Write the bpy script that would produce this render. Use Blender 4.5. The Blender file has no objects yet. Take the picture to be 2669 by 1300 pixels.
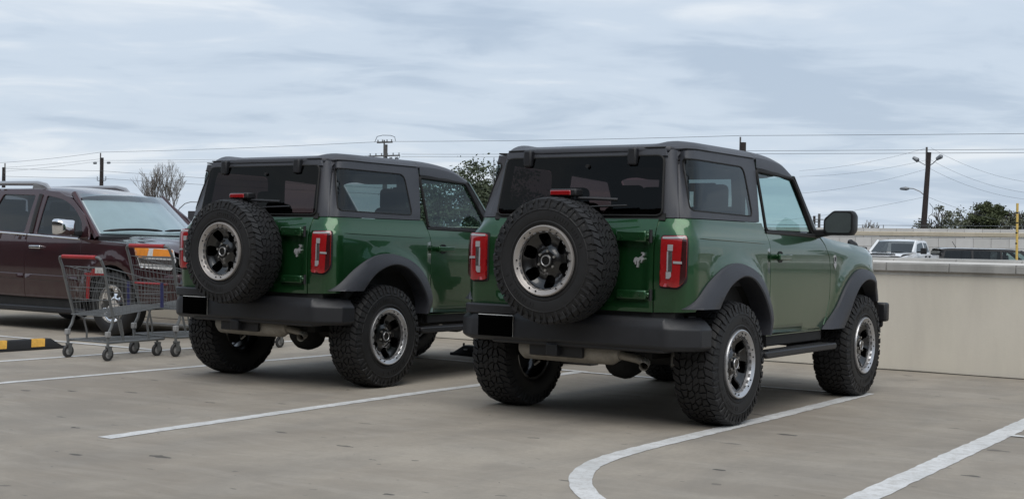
import bpy, bmesh, math, random
from mathutils import Vector, Matrix, noise as mnoise
from mathutils.geometry import delaunay_2d_cdt
R = math.radians
PI = math.pi
scene = bpy.context.scene
COL = scene.collection
random.seed(7)

# ------------------------------------------------------------------ camera
F_PX, W_PX = 3441.9, 2669.0
CAM = Vector((4.8789, -8.5469, 1.2324))
yaw, pitch, roll = -0.5981, -0.0032, 0.0203
fwd = Vector((math.sin(yaw)*math.cos(pitch), math.cos(yaw)*math.cos(pitch), math.sin(pitch)))
rgt = Vector((math.cos(yaw), -math.sin(yaw), 0))
upv = rgt.cross(fwd)
r2 = rgt*math.cos(roll) + upv*math.sin(roll)
u2 = -rgt*math.sin(roll) + upv*math.cos(roll)
cam_d = bpy.data.cameras.new('camera')
cam_d.sensor_fit = 'HORIZONTAL'
cam_d.sensor_width = 36.0
cam_d.lens = 36.0*F_PX/W_PX
cam_d.clip_start = 0.1
cam_d.clip_end = 6000
cam = bpy.data.objects.new('camera', cam_d)
COL.objects.link(cam)
cam.matrix_world = Matrix(((r2.x, u2.x, -fwd.x, CAM.x), (r2.y, u2.y, -fwd.y, CAM.y),
                           (r2.z, u2.z, -fwd.z, CAM.z), (0, 0, 0, 1)))
scene.camera = cam
scene.render.resolution_x = 1024
scene.render.resolution_y = 498

# ------------------------------------------------------------------ sky, sun, exposure
SUN_EL, SUN_AZ = R(57), R(146)          # azimuth measured from +y towards +x
world = bpy.data.worlds.new('World')
scene.world = world
world.use_nodes = True
wt = world.node_tree
wt.nodes.clear()
def WN(t, **k):
    n = wt.nodes.new(t)
    for a, b in k.items():
        setattr(n, a, b)
    return n
def WL(a, b): wt.links.new(a, b)
def wmath(op, a, b=None, c=None, clamp=False):
    n = WN('ShaderNodeMath', operation=op, use_clamp=clamp)
    for i, v in enumerate((a, b, c)):
        if v is None: continue
        if isinstance(v, (int, float)): n.inputs[i].default_value = v
        else: WL(v, n.inputs[i])
    return n.outputs[0]
sky = WN('ShaderNodeTexSky', sky_type='NISHITA', sun_disc=False)
sky.sun_elevation = SUN_EL
sky.sun_rotation = SUN_AZ
sky.air_density = 1.2
sky.dust_density = 2.0
tc = WN('ShaderNodeTexCoord')
sep = WN('ShaderNodeSeparateXYZ')
WL(tc.outputs['Generated'], sep.inputs[0])
# cloud deck: the view ray meets a layer overhead (slightly curved so that it ends at the horizon)
zz = wmath('ADD', wmath('MAXIMUM', sep.outputs[2], 0.0), 0.10)
ca, sa = math.cos(R(20)), math.sin(R(20))
# coordinates along and across the wind
wx = wmath('ADD', wmath('MULTIPLY', sep.outputs[0], 0.80), wmath('MULTIPLY', sep.outputs[1], 0.60))
wy = wmath('SUBTRACT', wmath('MULTIPLY', sep.outputs[1], 0.80), wmath('MULTIPLY', sep.outputs[0], 0.60))
px_ = wmath('DIVIDE', wx, zz)
py_ = wmath('DIVIDE', wy, zz)
comb = WN('ShaderNodeCombineXYZ')
WL(px_, comb.inputs[0]); WL(py_, comb.inputs[1])
def cloud_noise(scale, det, rough, dist, off, sx=1.0, sy=1.0, rot=0.0):
    mp = WN('ShaderNodeMapping')
    mp.inputs['Location'].default_value = off
    mp.inputs['Scale'].default_value = (sx, sy, 1)
    mp.inputs['Rotation'].default_value = (0, 0, rot)
    WL(comb.outputs[0], mp.inputs[0])
    n = WN('ShaderNodeTexNoise')
    n.inputs['Scale'].default_value = scale
    n.inputs['Detail'].default_value = det
    n.inputs['Roughness'].default_value = rough
    n.inputs['Distortion'].default_value = dist
    WL(mp.outputs[0], n.inputs['Vector'])
    return n.outputs['Fac']
n1 = cloud_noise(0.75, 5, 0.5, 0.5, (3.1, 8.2, 0), 1.0, 1.15, 0)
n2 = cloud_noise(1.9, 5, 0.55, 0.6, (7.7, 1.9, 3), 1.0, 1.35, 0)
n3 = cloud_noise(0.25, 2, 0.5, 0.0, (1.7, 5.9, 6))
csum = wmath('ADD', wmath('MULTIPLY', n1, 0.48), wmath('ADD', wmath('MULTIPLY', n2, 0.28), wmath('MULTIPLY', n3, 0.24)))
cr = WN('ShaderNodeValToRGB')
cr.color_ramp.interpolation = 'EASE'
e = cr.color_ramp.elements
e[0].position = 0.41; e[0].color = (0.352, 0.425, 0.526, 1)
e[1].position = 0.62; e[1].color = (0.645, 0.680, 0.722, 1)
m_ = e.new(0.505); m_.color = (0.465, 0.535, 0.625, 1)
WL(csum, cr.inputs[0])
# even veil towards the horizon
hz = wmath('POWER', wmath('SUBTRACT', 1.0, wmath('MAXIMUM', sep.outputs[2], 0.0), clamp=True), 9.0)
mixh = WN('ShaderNodeMix', data_type='RGBA')
WL(wmath('MULTIPLY', hz, 0.38), mixh.inputs[0])
WL(cr.outputs[0], mixh.inputs[6])
mixh.inputs[7].default_value = (0.50, 0.57, 0.65, 1)
SKY_STR = 0.10
scl = WN('ShaderNodeVectorMath', operation='SCALE')
WL(mixh.outputs[2], scl.inputs[0]); scl.inputs['Scale'].default_value = 1.0/SKY_STR
mixs = WN('ShaderNodeMix', data_type='RGBA')
mixs.inputs[0].default_value = 0.93
WL(sky.outputs[0], mixs.inputs[6]); WL(scl.outputs[0], mixs.inputs[7])
bg = WN('ShaderNodeBackground'); bg.inputs['Strength'].default_value = SKY_STR
WL(mixs.outputs[2], bg.inputs['Color'])
wo = WN('ShaderNodeOutputWorld'); WL(bg.outputs[0], wo.inputs[0])

sun_d = bpy.data.lights.new('sun', 'SUN')
sun_d.energy = 1.5
sun_d.angle = R(50)
sun_d.color = (1.0, 0.96, 0.90)
sun = bpy.data.objects.new('sun', sun_d)
COL.objects.link(sun)
sd = Vector((math.sin(SUN_AZ)*math.cos(SUN_EL), math.cos(SUN_AZ)*math.cos(SUN_EL), math.sin(SUN_EL)))
sun.rotation_euler = sd.to_track_quat('Z', 'Y').to_euler()
sun.location = sd*60
vs = scene.view_settings
vs.view_transform = 'Standard'
vs.look = 'None'
vs.gamma = 1.0
vs.exposure = 0.40
vs.use_curve_mapping = False

# ------------------------------------------------------------------ materials
class NT:
    def __init__(s, name):
        s.m = bpy.data.materials.new(name); s.m.use_nodes = True
        s.t = s.m.node_tree; s.t.nodes.clear()
        s.out = s.t.nodes.new('ShaderNodeOutputMaterial')
        s.co = None
    def n(s, t, **k):
        q = s.t.nodes.new(t)
        for a, b in k.items(): setattr(q, a, b)
        return q
    def l(s, a, b): s.t.links.new(a, b)
    def set(s, node, key, v):
        if isinstance(v, (int, float, tuple, list)): node.inputs[key].default_value = v
        else: s.l(v, node.inputs[key])
    def coord(s, scale=(1, 1, 1), loc=(0, 0, 0), rot=(0, 0, 0), kind='Object'):
        if s.co is None: s.co = s.n('ShaderNodeTexCoord')
        mp = s.n('ShaderNodeMapping')
        mp.inputs['Scale'].default_value = scale; mp.inputs['Location'].default_value = loc
        mp.inputs['Rotation'].default_value = rot
        s.l(s.co.outputs[kind], mp.inputs[0]); return mp.outputs[0]
    def noise(s, vec, scale, det=4, rough=0.5, dist=0):
        q = s.n('ShaderNodeTexNoise')
        q.inputs['Scale'].default_value = scale; q.inputs['Detail'].default_value = det
        q.inputs['Roughness'].default_value = rough; q.inputs['Distortion'].default_value = dist
        s.l(vec, q.inputs['Vector']); return q.outputs['Fac']
    def ramp(s, fac, stops, interp='LINEAR'):
        q = s.n('ShaderNodeValToRGB'); q.color_ramp.interpolation = interp
        el = q.color_ramp.elements
        while len(el) < len(stops): el.new(0.5)
        for i, (p, c) in enumerate(stops):
            el[i].position = p
            el[i].color = (c, c, c, 1) if isinstance(c, (int, float)) else (*c, 1)
        s.l(fac, q.inputs[0]); return q.outputs[0]
    def mix(s, f, a, b, mode='MIX'):
        q = s.n('ShaderNodeMix', data_type='RGBA', blend_type=mode)
        for i, v in ((0, f), (6, a), (7, b)):
            if isinstance(v, tuple) and len(v) == 3: v = (*v, 1)
            s.set(q, i, v)
        return q.outputs[2]
    def math(s, op, a, b=0.0, clamp=False):
        q = s.n('ShaderNodeMath', operation=op, use_clamp=clamp)
        s.set(q, 0, a); s.set(q, 1, b); return q.outputs[0]
    def bump(s, h, strength=0.3, dist=0.01):
        q = s.n('ShaderNodeBump'); q.inputs['Strength'].default_value = strength
        q.inputs['Distance'].default_value = dist; s.l(h, q.inputs['Height']); return q.outputs[0]
    def bsdf(s, base, rough=0.5, metal=0.0, coat=0.0, coat_rough=0.03, spec=0.5, normal=None, trans=None):
        q = s.n('ShaderNodeBsdfPrincipled')
        if isinstance(base, tuple) and len(base) == 3: base = (*base, 1)
        s.set(q, 'Base Color', base); s.set(q, 'Roughness', rough); s.set(q, 'Metallic', metal)
        s.set(q, 'Coat Weight', coat); s.set(q, 'Coat Roughness', coat_rough)
        s.set(q, 'Specular IOR Level', spec)
        if normal is not None: s.l(normal, q.inputs['Normal'])
        s.l(q.outputs[0], s.out.inputs[0]); return s.m

def plain(name, col, rough=0.5, metal=0.0, coat=0.0, var=0.15, scale=9.0, bump=0.0, bscale=220.0, spec=0.5):
    t = NT(name)
    v = t.coord()
    f = t.noise(v, scale, 5, 0.6)
    lo = tuple(c*(1-var) for c in col); hi = tuple(min(1, c*(1+var)) for c in col)
    c = t.mix(t.ramp(f, [(0.3, 0.0), (0.7, 1.0)]), lo, hi)
    nm = t.bump(t.noise(v, bscale, 2, 0.5), bump, 0.003) if bump else None
    rr = t.math('ADD', rough-0.06, t.math('MULTIPLY', f, 0.12))
    return t.bsdf(c, rr, metal, coat, 0.04, spec, nm)

def glass(name, tint, gain=1.0):
    t = NT(name)
    v = t.coord()
    tr = t.n('ShaderNodeBsdfTransparent')
    f = t.noise(v, 3.0, 3)
    t.l(t.mix(f, tuple(c*0.92 for c in tint), tint), tr.inputs[0])
    gl = t.n('ShaderNodeBsdfGlossy'); gl.inputs['Roughness'].default_value = 0.02
    gl.inputs[0].default_value = (0.92, 0.97, 0.98, 1)
    fr = t.n('ShaderNodeFresnel'); ge = t.n('ShaderNodeNewGeometry')
    t.l(t.math('SUBTRACT', 1.5, t.math('MULTIPLY', ge.outputs['Backfacing'], 0.8333)), fr.inputs[0])
    ms = t.n('ShaderNodeMixShader')
    t.l(t.math('MULTIPLY', fr.outputs[0], gain, True), ms.inputs[0])
    t.l(tr.outputs[0], ms.inputs[1]); t.l(gl.outputs[0], ms.inputs[2])
    t.l(ms.outputs[0], t.out.inputs[0]); return t.m

def paint(name, col, metal=0.35, flake=0.25, ior=1.5, coat=1.0):
    t = NT(name)
    v = t.coord()
    fl = t.noise(v, 900, 1)
    big = t.noise(v, 1.3, 4, 0.6)
    c = t.mix(fl, tuple(x*(1-flake) for x in col), tuple(x*(1+flake) for x in col))
    # thin road film, stronger low on the body
    sp_ = t.n('ShaderNodeSeparateXYZ'); t.l(t.coord(), sp_.inputs[0])
    low = t.ramp(sp_.outputs[2], [(0.45, 1.0), (0.95, 0.0)])
    dirt = t.math('MULTIPLY', t.math('MULTIPLY', low, t.ramp(t.noise(v, 5, 6, 0.65), [(0.35, 0.0), (0.75, 1.0)])), 0.22)
    c = t.mix(dirt, c, (0.14, 0.125, 0.105))
    rg = t.math('ADD', 0.28, t.math('MULTIPLY', big, 0.12))
    cr_ = t.math('ADD', 0.02, t.math('MULTIPLY', dirt, 0.6))
    wob = t.bump(t.noise(v, 1.1, 2, 0.4), 0.05, 0.02)
    t.bsdf(c, rg, metal, coat, 0.03, 0.5, wob)
    q = [n for n in t.t.nodes if n.type == 'BSDF_PRINCIPLED'][0]
    q.inputs['Coat IOR'].default_value = ior
    t.l(cr_, q.inputs['Coat Roughness'])
    t.l(wob, q.inputs['Coat Normal'])
    return t.m

def concrete_deck():
    t = NT('deck_concrete')
    v = t.coord()
    a = t.noise(v, 0.35, 6, 0.62, 0.6)
    b = t.noise(t.coord((1.0, 0.45, 1), rot=(0, 0, R(12))), 1.4, 7, 0.68, 0.4)
    fine = t.noise(v, 30, 5, 0.75)
    grit = t.noise(v, 260, 2, 0.6)
    streak = t.noise(t.coord((0.6, 2.0, 1), rot=(0, 0, R(4))), 1.7, 7, 0.7, 0.9)
    c = t.mix(t.ramp(a, [(0.40, 0.0), (0.60, 1.0)]), (0.222, 0.190, 0.152), (0.338, 0.298, 0.244))
    c = t.mix(t.math('MULTIPLY', t.ramp(b, [(0.42, 0.0), (0.66, 1.0)]), 0.68), c, (0.180, 0.163, 0.141))
    c = t.mix(t.math('MULTIPLY', t.ramp(streak, [(0.46, 0.0), (0.74, 1.0)]), 0.38), c, (0.42, 0.385, 0.332))
    c = t.mix(t.math('MULTIPLY', t.ramp(fine, [(0.35, 0.0), (0.75, 1.0)]), 0.42), c, (0.195, 0.178, 0.155))
    c = t.mix(t.math('MULTIPLY', t.ramp(grit, [(0.4, 0.0), (0.75, 1.0)]), 0.22), c, (0.46, 0.43, 0.38))
    # sparse dark drips and gum marks
    vo = t.n('ShaderNodeTexVoronoi', feature='F1', voronoi_dimensions='2D'); vo.inputs['Scale'].default_value = 2.4
    wv = t.n('ShaderNodeVectorMath', operation='ADD')
    nz = t.n('ShaderNodeTexNoise'); nz.inputs['Scale'].default_value = 9; nz.inputs['Detail'].default_value = 3
    t.l(v, nz.inputs['Vector'])
    nv = t.n('ShaderNodeVectorMath', operation='SCALE'); t.l(nz.outputs['Color'], nv.inputs[0]); nv.inputs['Scale'].default_value = 0.11
    t.l(t.coord((0.55, 1.25, 1), rot=(0, 0, R(34))), wv.inputs[0]); t.l(nv.outputs[0], wv.inputs[1])
    t.l(wv.outputs[0], vo.inputs['Vector'])
    sc_ = t.n('ShaderNodeSeparateColor'); t.l(vo.outputs['Color'], sc_.inputs[0])
    size = t.math('MULTIPLY', t.ramp(sc_.outputs[0], [(0.62, 0.0), (1.0, 1.0)]), 0.090)
    spot = t.math('LESS_THAN', vo.outputs['Distance'], size)
    c = t.mix(t.math('MULTIPLY', spot, t.math('ADD', 0.40, t.math('MULTIPLY', sc_.outputs[1], 0.5))), c, (0.055, 0.052, 0.048))
    vo2 = t.n('ShaderNodeTexVoronoi', voronoi_dimensions='2D'); vo2.inputs['Scale'].default_value = 7.5; t.l(wv.outputs[0], vo2.inputs['Vector'])
    s2 = t.n('ShaderNodeSeparateColor'); t.l(vo2.outputs['Color'], s2.inputs[0])
    sp2 = t.math('LESS_THAN', vo2.outputs['Distance'], t.math('MULTIPLY', t.ramp(s2.outputs[0], [(0.8, 0.0), (1.0, 1.0)]), 0.09))
    c = t.mix(t.math('MULTIPLY', sp2, 0.55), c, (0.09, 0.085, 0.08))
    # hairline cracks
    ck = t.n('ShaderNodeTexVoronoi', feature='DISTANCE_TO_EDGE', voronoi_dimensions='2D'); ck.inputs['Scale'].default_value = 0.16
    t.l(wv.outputs[0], ck.inputs['Vector'])
    cm = t.math('LESS_THAN', ck.outputs['Distance'], 0.0005)
    c = t.mix(t.math('MULTIPLY', cm, 0.15), c, (0.12, 0.115, 0.105))
    nm = t.bump(t.math('ADD', t.math('MULTIPLY', fine, 0.6), t.math('MULTIPLY', grit, 0.4)), 0.35, 0.004)
    return t.bsdf(c, t.math('ADD', 0.72, t.math('MULTIPLY', b, 0.2)), 0, 0, 0.03, 0.35, nm)

def stucco(name, c1, c2, c3, zdark=None):
    t = NT(name)
    v = t.coord()
    a = t.noise(v, 0.7, 5, 0.6, 0.3)
    b = t.noise(t.coord((1, 1, 0.22)), 2.6, 6, 0.65, 0.2)
    f = t.noise(v, 60, 4, 0.7)
    c = t.mix(t.ramp(a, [(0.35, 0), (0.65, 1)]), c1, c2)
    c = t.mix(t.math('MULTIPLY', t.ramp(b, [(0.45, 0), (0.72, 1)]), 0.7), c, c3)
    c = t.mix(t.math('MULTIPLY', t.ramp(f, [(0.4, 0), (0.8, 1)]), 0.18), c, c3)
    return t.bsdf(c, 0.85, 0, 0, 0.03, 0.3, t.bump(f, 0.3, 0.004))

def road_paint():
    t = NT('white_line_paint')
    v = t.coord()
    w = t.noise(v, 14, 6, 0.7, 0.4)
    w2 = t.noise(v, 2.2, 4, 0.6)
    g_ = t.noise(v, 120, 3, 0.7)
    wear = t.ramp(t.math('ADD', t.math('MULTIPLY', w, 0.6), t.math('MULTIPLY', g_, 0.4)), [(0.46, 0), (0.62, 1)])
    c = t.mix(t.ramp(w2, [(0.35, 0), (0.7, 1)]), (0.52, 0.525, 0.52), (0.66, 0.66, 0.655))
    c = t.mix(t.math('MULTIPLY', wear, 0.6), c, (0.30, 0.275, 0.24))
    return t.bsdf(c, 0.6, 0, 0, 0.03, 0.4, t.bump(g_, 0.25, 0.003))

MAT = {}
MAT['deck'] = concrete_deck()
MAT['line'] = road_paint()
MAT['parapet'] = stucco('parapet_plaster', (0.60, 0.56, 0.475), (0.635, 0.59, 0.51), (0.53, 0.49, 0.425))
MAT['coping'] = stucco('coping_cement', (0.30, 0.296, 0.28), (0.42, 0.41, 0.39), (0.20, 0.196, 0.186))
MAT['coping_top'] = stucco('coping_cement_top', (0.52, 0.50, 0.47), (0.60, 0.58, 0.55), (0.44, 0.425, 0.40))
MAT['efflor'] = stucco('lime_bloom', (0.58, 0.56, 0.52), (0.66, 0.64, 0.60), (0.36, 0.34, 0.31))
MAT['crackdirt'] = plain('joint_dirt', (0.05, 0.045, 0.035), 0.95, var=0.5, scale=25)
MAT['asphalt'] = plain('asphalt', (0.06, 0.06, 0.062), 0.9, var=0.25, scale=3, bump=0.4)
MAT['block'] = stucco('wall_block', (0.57, 0.55, 0.515), (0.62, 0.60, 0.56), (0.52, 0.50, 0.47))
MAT['block2'] = stucco('wall_block_pale', (0.63, 0.61, 0.575), (0.67, 0.65, 0.615), (0.57, 0.55, 0.52))
MAT['mortar'] = plain('mortar', (0.46, 0.44, 0.40), 0.9)
MAT['wallcap'] = stucco('wall_cap', (0.50, 0.44, 0.33), (0.56, 0.49, 0.38), (0.43, 0.375, 0.285))
MAT['green'] = paint('green_paint', (0.0100, 0.064, 0.0180), 0.66, 0.25, 1.5)
MAT['maroon'] = paint('maroon_paint', (0.034, 0.0042, 0.0075), 0.6, 0.25, 1.5, 1.0)
MAT['white_paint'] = paint('white_paint', (0.72, 0.73, 0.74), 0.0, 0.03)
MAT['brown_dark'] = paint('charcoal_paint', (0.02, 0.02, 0.024), 0.3)
MAT['silver_paint'] = paint('silver_paint', (0.35, 0.35, 0.36), 0.6)
MAT['hardtop'] = plain('hardtop_texture', (0.050, 0.053, 0.063), 0.48, var=0.12, scale=2.5, bump=0.35, bscale=420)
MAT['flare'] = plain('flare_plastic', (0.025, 0.0265, 0.033), 0.5, var=0.10, bump=0.3, bscale=380)
MAT['bumper'] = plain('bumper_plastic', (0.0105, 0.011, 0.0135), 0.48, var=0.15, bump=0.3, bscale=350)
MAT['black'] = plain('black_trim', (0.010, 0.010, 0.011), 0.5, var=0.2)
MAT['seal'] = plain('black_rubber_seal', (0.006, 0.006, 0.006), 0.75, var=0.2)
MAT['under'] = plain('underbody', (0.010, 0.010, 0.010), 0.8, var=0.4)
MAT['tyre'] = plain('tyre_rubber', (0.0078, 0.0078, 0.0088), 0.65, var=0.3, scale=14, bump=0.2, bscale=150)
MAT['tyre_wall'] = plain('tyre_sidewall', (0.0062, 0.0060, 0.0064), 0.65, var=0.55, scale=7)
MAT['rim'] = plain('gloss_black_rim', (0.0022, 0.0022, 0.0026), 0.3, coat=0.6, var=0.2)
MAT['ring'] = plain('machined_ring', (0.50, 0.50, 0.51), 0.34, metal=0.85, var=0.06)
MAT['ring_warm_dim'] = plain('machined_ring_warm_dim', (0.36, 0.335, 0.315), 0.42, metal=0.5, var=0.06)  # spare's ring: colour lowered because it faces the dark side
MAT['chrome'] = plain('chrome', (0.82, 0.82, 0.83), 0.10, metal=1.0, var=0.03)
MAT['steel'] = plain('dull_steel', (0.34, 0.33, 0.31), 0.42, metal=0.8, var=0.25)
MAT['muffler'] = plain('muffler_steel', (0.26, 0.24, 0.205), 0.5, metal=0.45, var=0.2, scale=20)
MAT['red_lens'] = plain('red_lens', (0.27, 0.008, 0.010), 0.12, coat=1.0, var=0.12, scale=30)
MAT['dark_lens'] = plain('smoked_lens', (0.035, 0.006, 0.007), 0.12, coat=1.0)
MAT['white_lens'] = plain('white_lens', (0.30, 0.30, 0.31), 0.2, coat=0.8, var=0.06)
MAT['grey_lens'] = plain('grey_reflector', (0.06, 0.055, 0.055), 0.25, coat=0.6, var=0.4, scale=60)
MAT['amber'] = plain('amber_lens', (0.70, 0.25, 0.04), 0.2, coat=1.0)
MAT['plate'] = plain('plate_white', (0.62, 0.62, 0.60), 0.45)
MAT['plate_black'] = plain('plate_black', (0.0015, 0.0015, 0.0015), 0.9, var=0.05, spec=0.0)
MAT['interior'] = plain('interior_trim', (0.018, 0.017, 0.017), 0.75)
MAT['seat'] = plain('seat_fabric', (0.022, 0.022, 0.024), 0.8, bump=0.2)
MAT['seat_tan'] = plain('seat_brown', (0.06, 0.045, 0.038), 0.7)
MAT['privacy'] = glass('privacy_glass', (0.22, 0.25, 0.25))
MAT['rear_glass'] = glass('rear_privacy_glass', (0.085, 0.050, 0.052), 0.35)
MAT['clear'] = glass('door_glass', (0.62, 0.75, 0.74))
MAT['wind'] = glass('windshield_glass', (0.68, 0.84, 0.82))
MAT['arm_glass'] = glass('smoked_side_glass', (0.10, 0.11, 0.12))
MAT['arm_wind'] = glass('wagon_windshield', (0.62, 0.70, 0.71), 2.4)
MAT['emblem'] = plain('emblem_silver', (0.50, 0.50, 0.51), 0.25, metal=0.5, var=0.05)
MAT['sky_glare_panel'] = plain('sky_glare_tone', (0.66, 0.71, 0.73), 0.5, var=0.12, scale=2)  # pale tone stands in for sky reflected on the windshield
MAT['pick_wind'] = glass('pickup_windshield', (0.28, 0.31, 0.33), 1.6)
MAT['headlamp'] = plain('headlamp_reflector', (0.80, 0.80, 0.80), 0.25, metal=0.35, coat=1.0, var=0.15, scale=25)
MAT['mirror'] = plain('mirror_face', (0.10, 0.12, 0.122), 0.08, metal=0.3, var=0.1, scale=4)
MAT['cart'] = plain('grey_coated_wire', (0.15, 0.157, 0.16), 0.4, metal=0.3, var=0.15)
MAT['cart_red'] = plain('red_plastic', (0.31, 0.018, 0.02), 0.4)
MAT['cart_blue'] = plain('blue_plastic', (0.045, 0.047, 0.14), 0.45)
MAT['caster'] = plain('caster_rubber', (0.035, 0.035, 0.036), 0.6)
MAT['caster_hub'] = plain('caster_hub', (0.28, 0.28, 0.28), 0.5)
MAT['stop_black'] = plain('rubber_stop', (0.011, 0.011, 0.012), 0.6, bump=0.4, bscale=120)
MAT['yellow'] = plain('yellow_marker', (0.62, 0.34, 0.05), 0.6, var=0.2, scale=30)
MAT['yellow_post'] = plain('yellow_post_paint', (0.70, 0.48, 0.13), 0.55)
MAT['wood'] = plain('creosoted_wood', (0.032, 0.024, 0.022), 0.9, var=0.35, scale=6)
MAT['wood_grey'] = plain('weathered_wood', (0.10, 0.095, 0.09), 0.9, var=0.3, scale=6)
MAT['wire'] = plain('power_cable', (0.09, 0.10, 0.11), 0.7)
MAT['metal_grey'] = plain('galvanised', (0.24, 0.25, 0.26), 0.5, metal=0.5)
MAT['bark'] = plain('bark', (0.062, 0.052, 0.044), 0.95, var=0.35, scale=5)
MAT['bark_pale'] = plain('bare_twigs', (0.16, 0.14, 0.12), 0.95, var=0.3, scale=5)
def leafmat(name, a, b):
    t = NT(name)
    g_ = t.n('ShaderNodeNewGeometry')
    w = t.noise(t.coord(), 0.8, 3)
    f = t.math('ADD', t.math('MULTIPLY', g_.outputs['Random Per Island'], 0.6), t.math('MULTIPLY', w, 0.4))
    return t.bsdf(t.mix(f, a, b), 0.65, 0, 0, 0.03, 0.3)
MAT['leaf_oak'] = leafmat('live_oak_leaves', (0.034, 0.047, 0.026), (0.088, 0.105, 0.058))
MAT['leaf_a'] = leafmat('dark_evergreen_leaves', (0.044, 0.056, 0.026), (0.112, 0.130, 0.060))
MAT['leaf_b'] = leafmat('grey_green_leaves', (0.072, 0.080, 0.054), (0.160, 0.168, 0.115))
MAT['store'] = stucco('store_wall', (0.10, 0.09, 0.08), (0.13, 0.115, 0.10), (0.08, 0.07, 0.065))
MAT['store_red'] = plain('store_red_panel', (0.20, 0.014, 0.016), 0.6)
MAT['roofmat'] = plain('dark_roof_metal', (0.035, 0.033, 0.036), 0.7)

# ------------------------------------------------------------------ object helpers
def tag(o, label=None, cat=None, group=None, kind=None):
    if label: o['label'] = label
    if cat: o['category'] = cat
    if group: o['group'] = group
    if kind: o['kind'] = kind
    return o
def empty(name, loc=(0, 0, 0), rz=0.0):
    o = bpy.data.objects.new(name, None)
    o.empty_display_size = 0.2
    COL.objects.link(o); o.location = loc; o.rotation_euler = (0, 0, rz)
    return o
def link(name, me, mat, parent=None):
    o = bpy.data.objects.new(name, me)
    if mat is not None and not me.materials: me.materials.append(MAT[mat] if isinstance(mat, str) else mat)
    COL.objects.link(o)
    if parent is not None: o.parent = parent
    return o
def copy_tree(o, parent=None):
    c = o.copy(); COL.objects.link(c); c.parent = parent
    for ch in list(o.children): copy_tree(ch, c)
    return c

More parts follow.
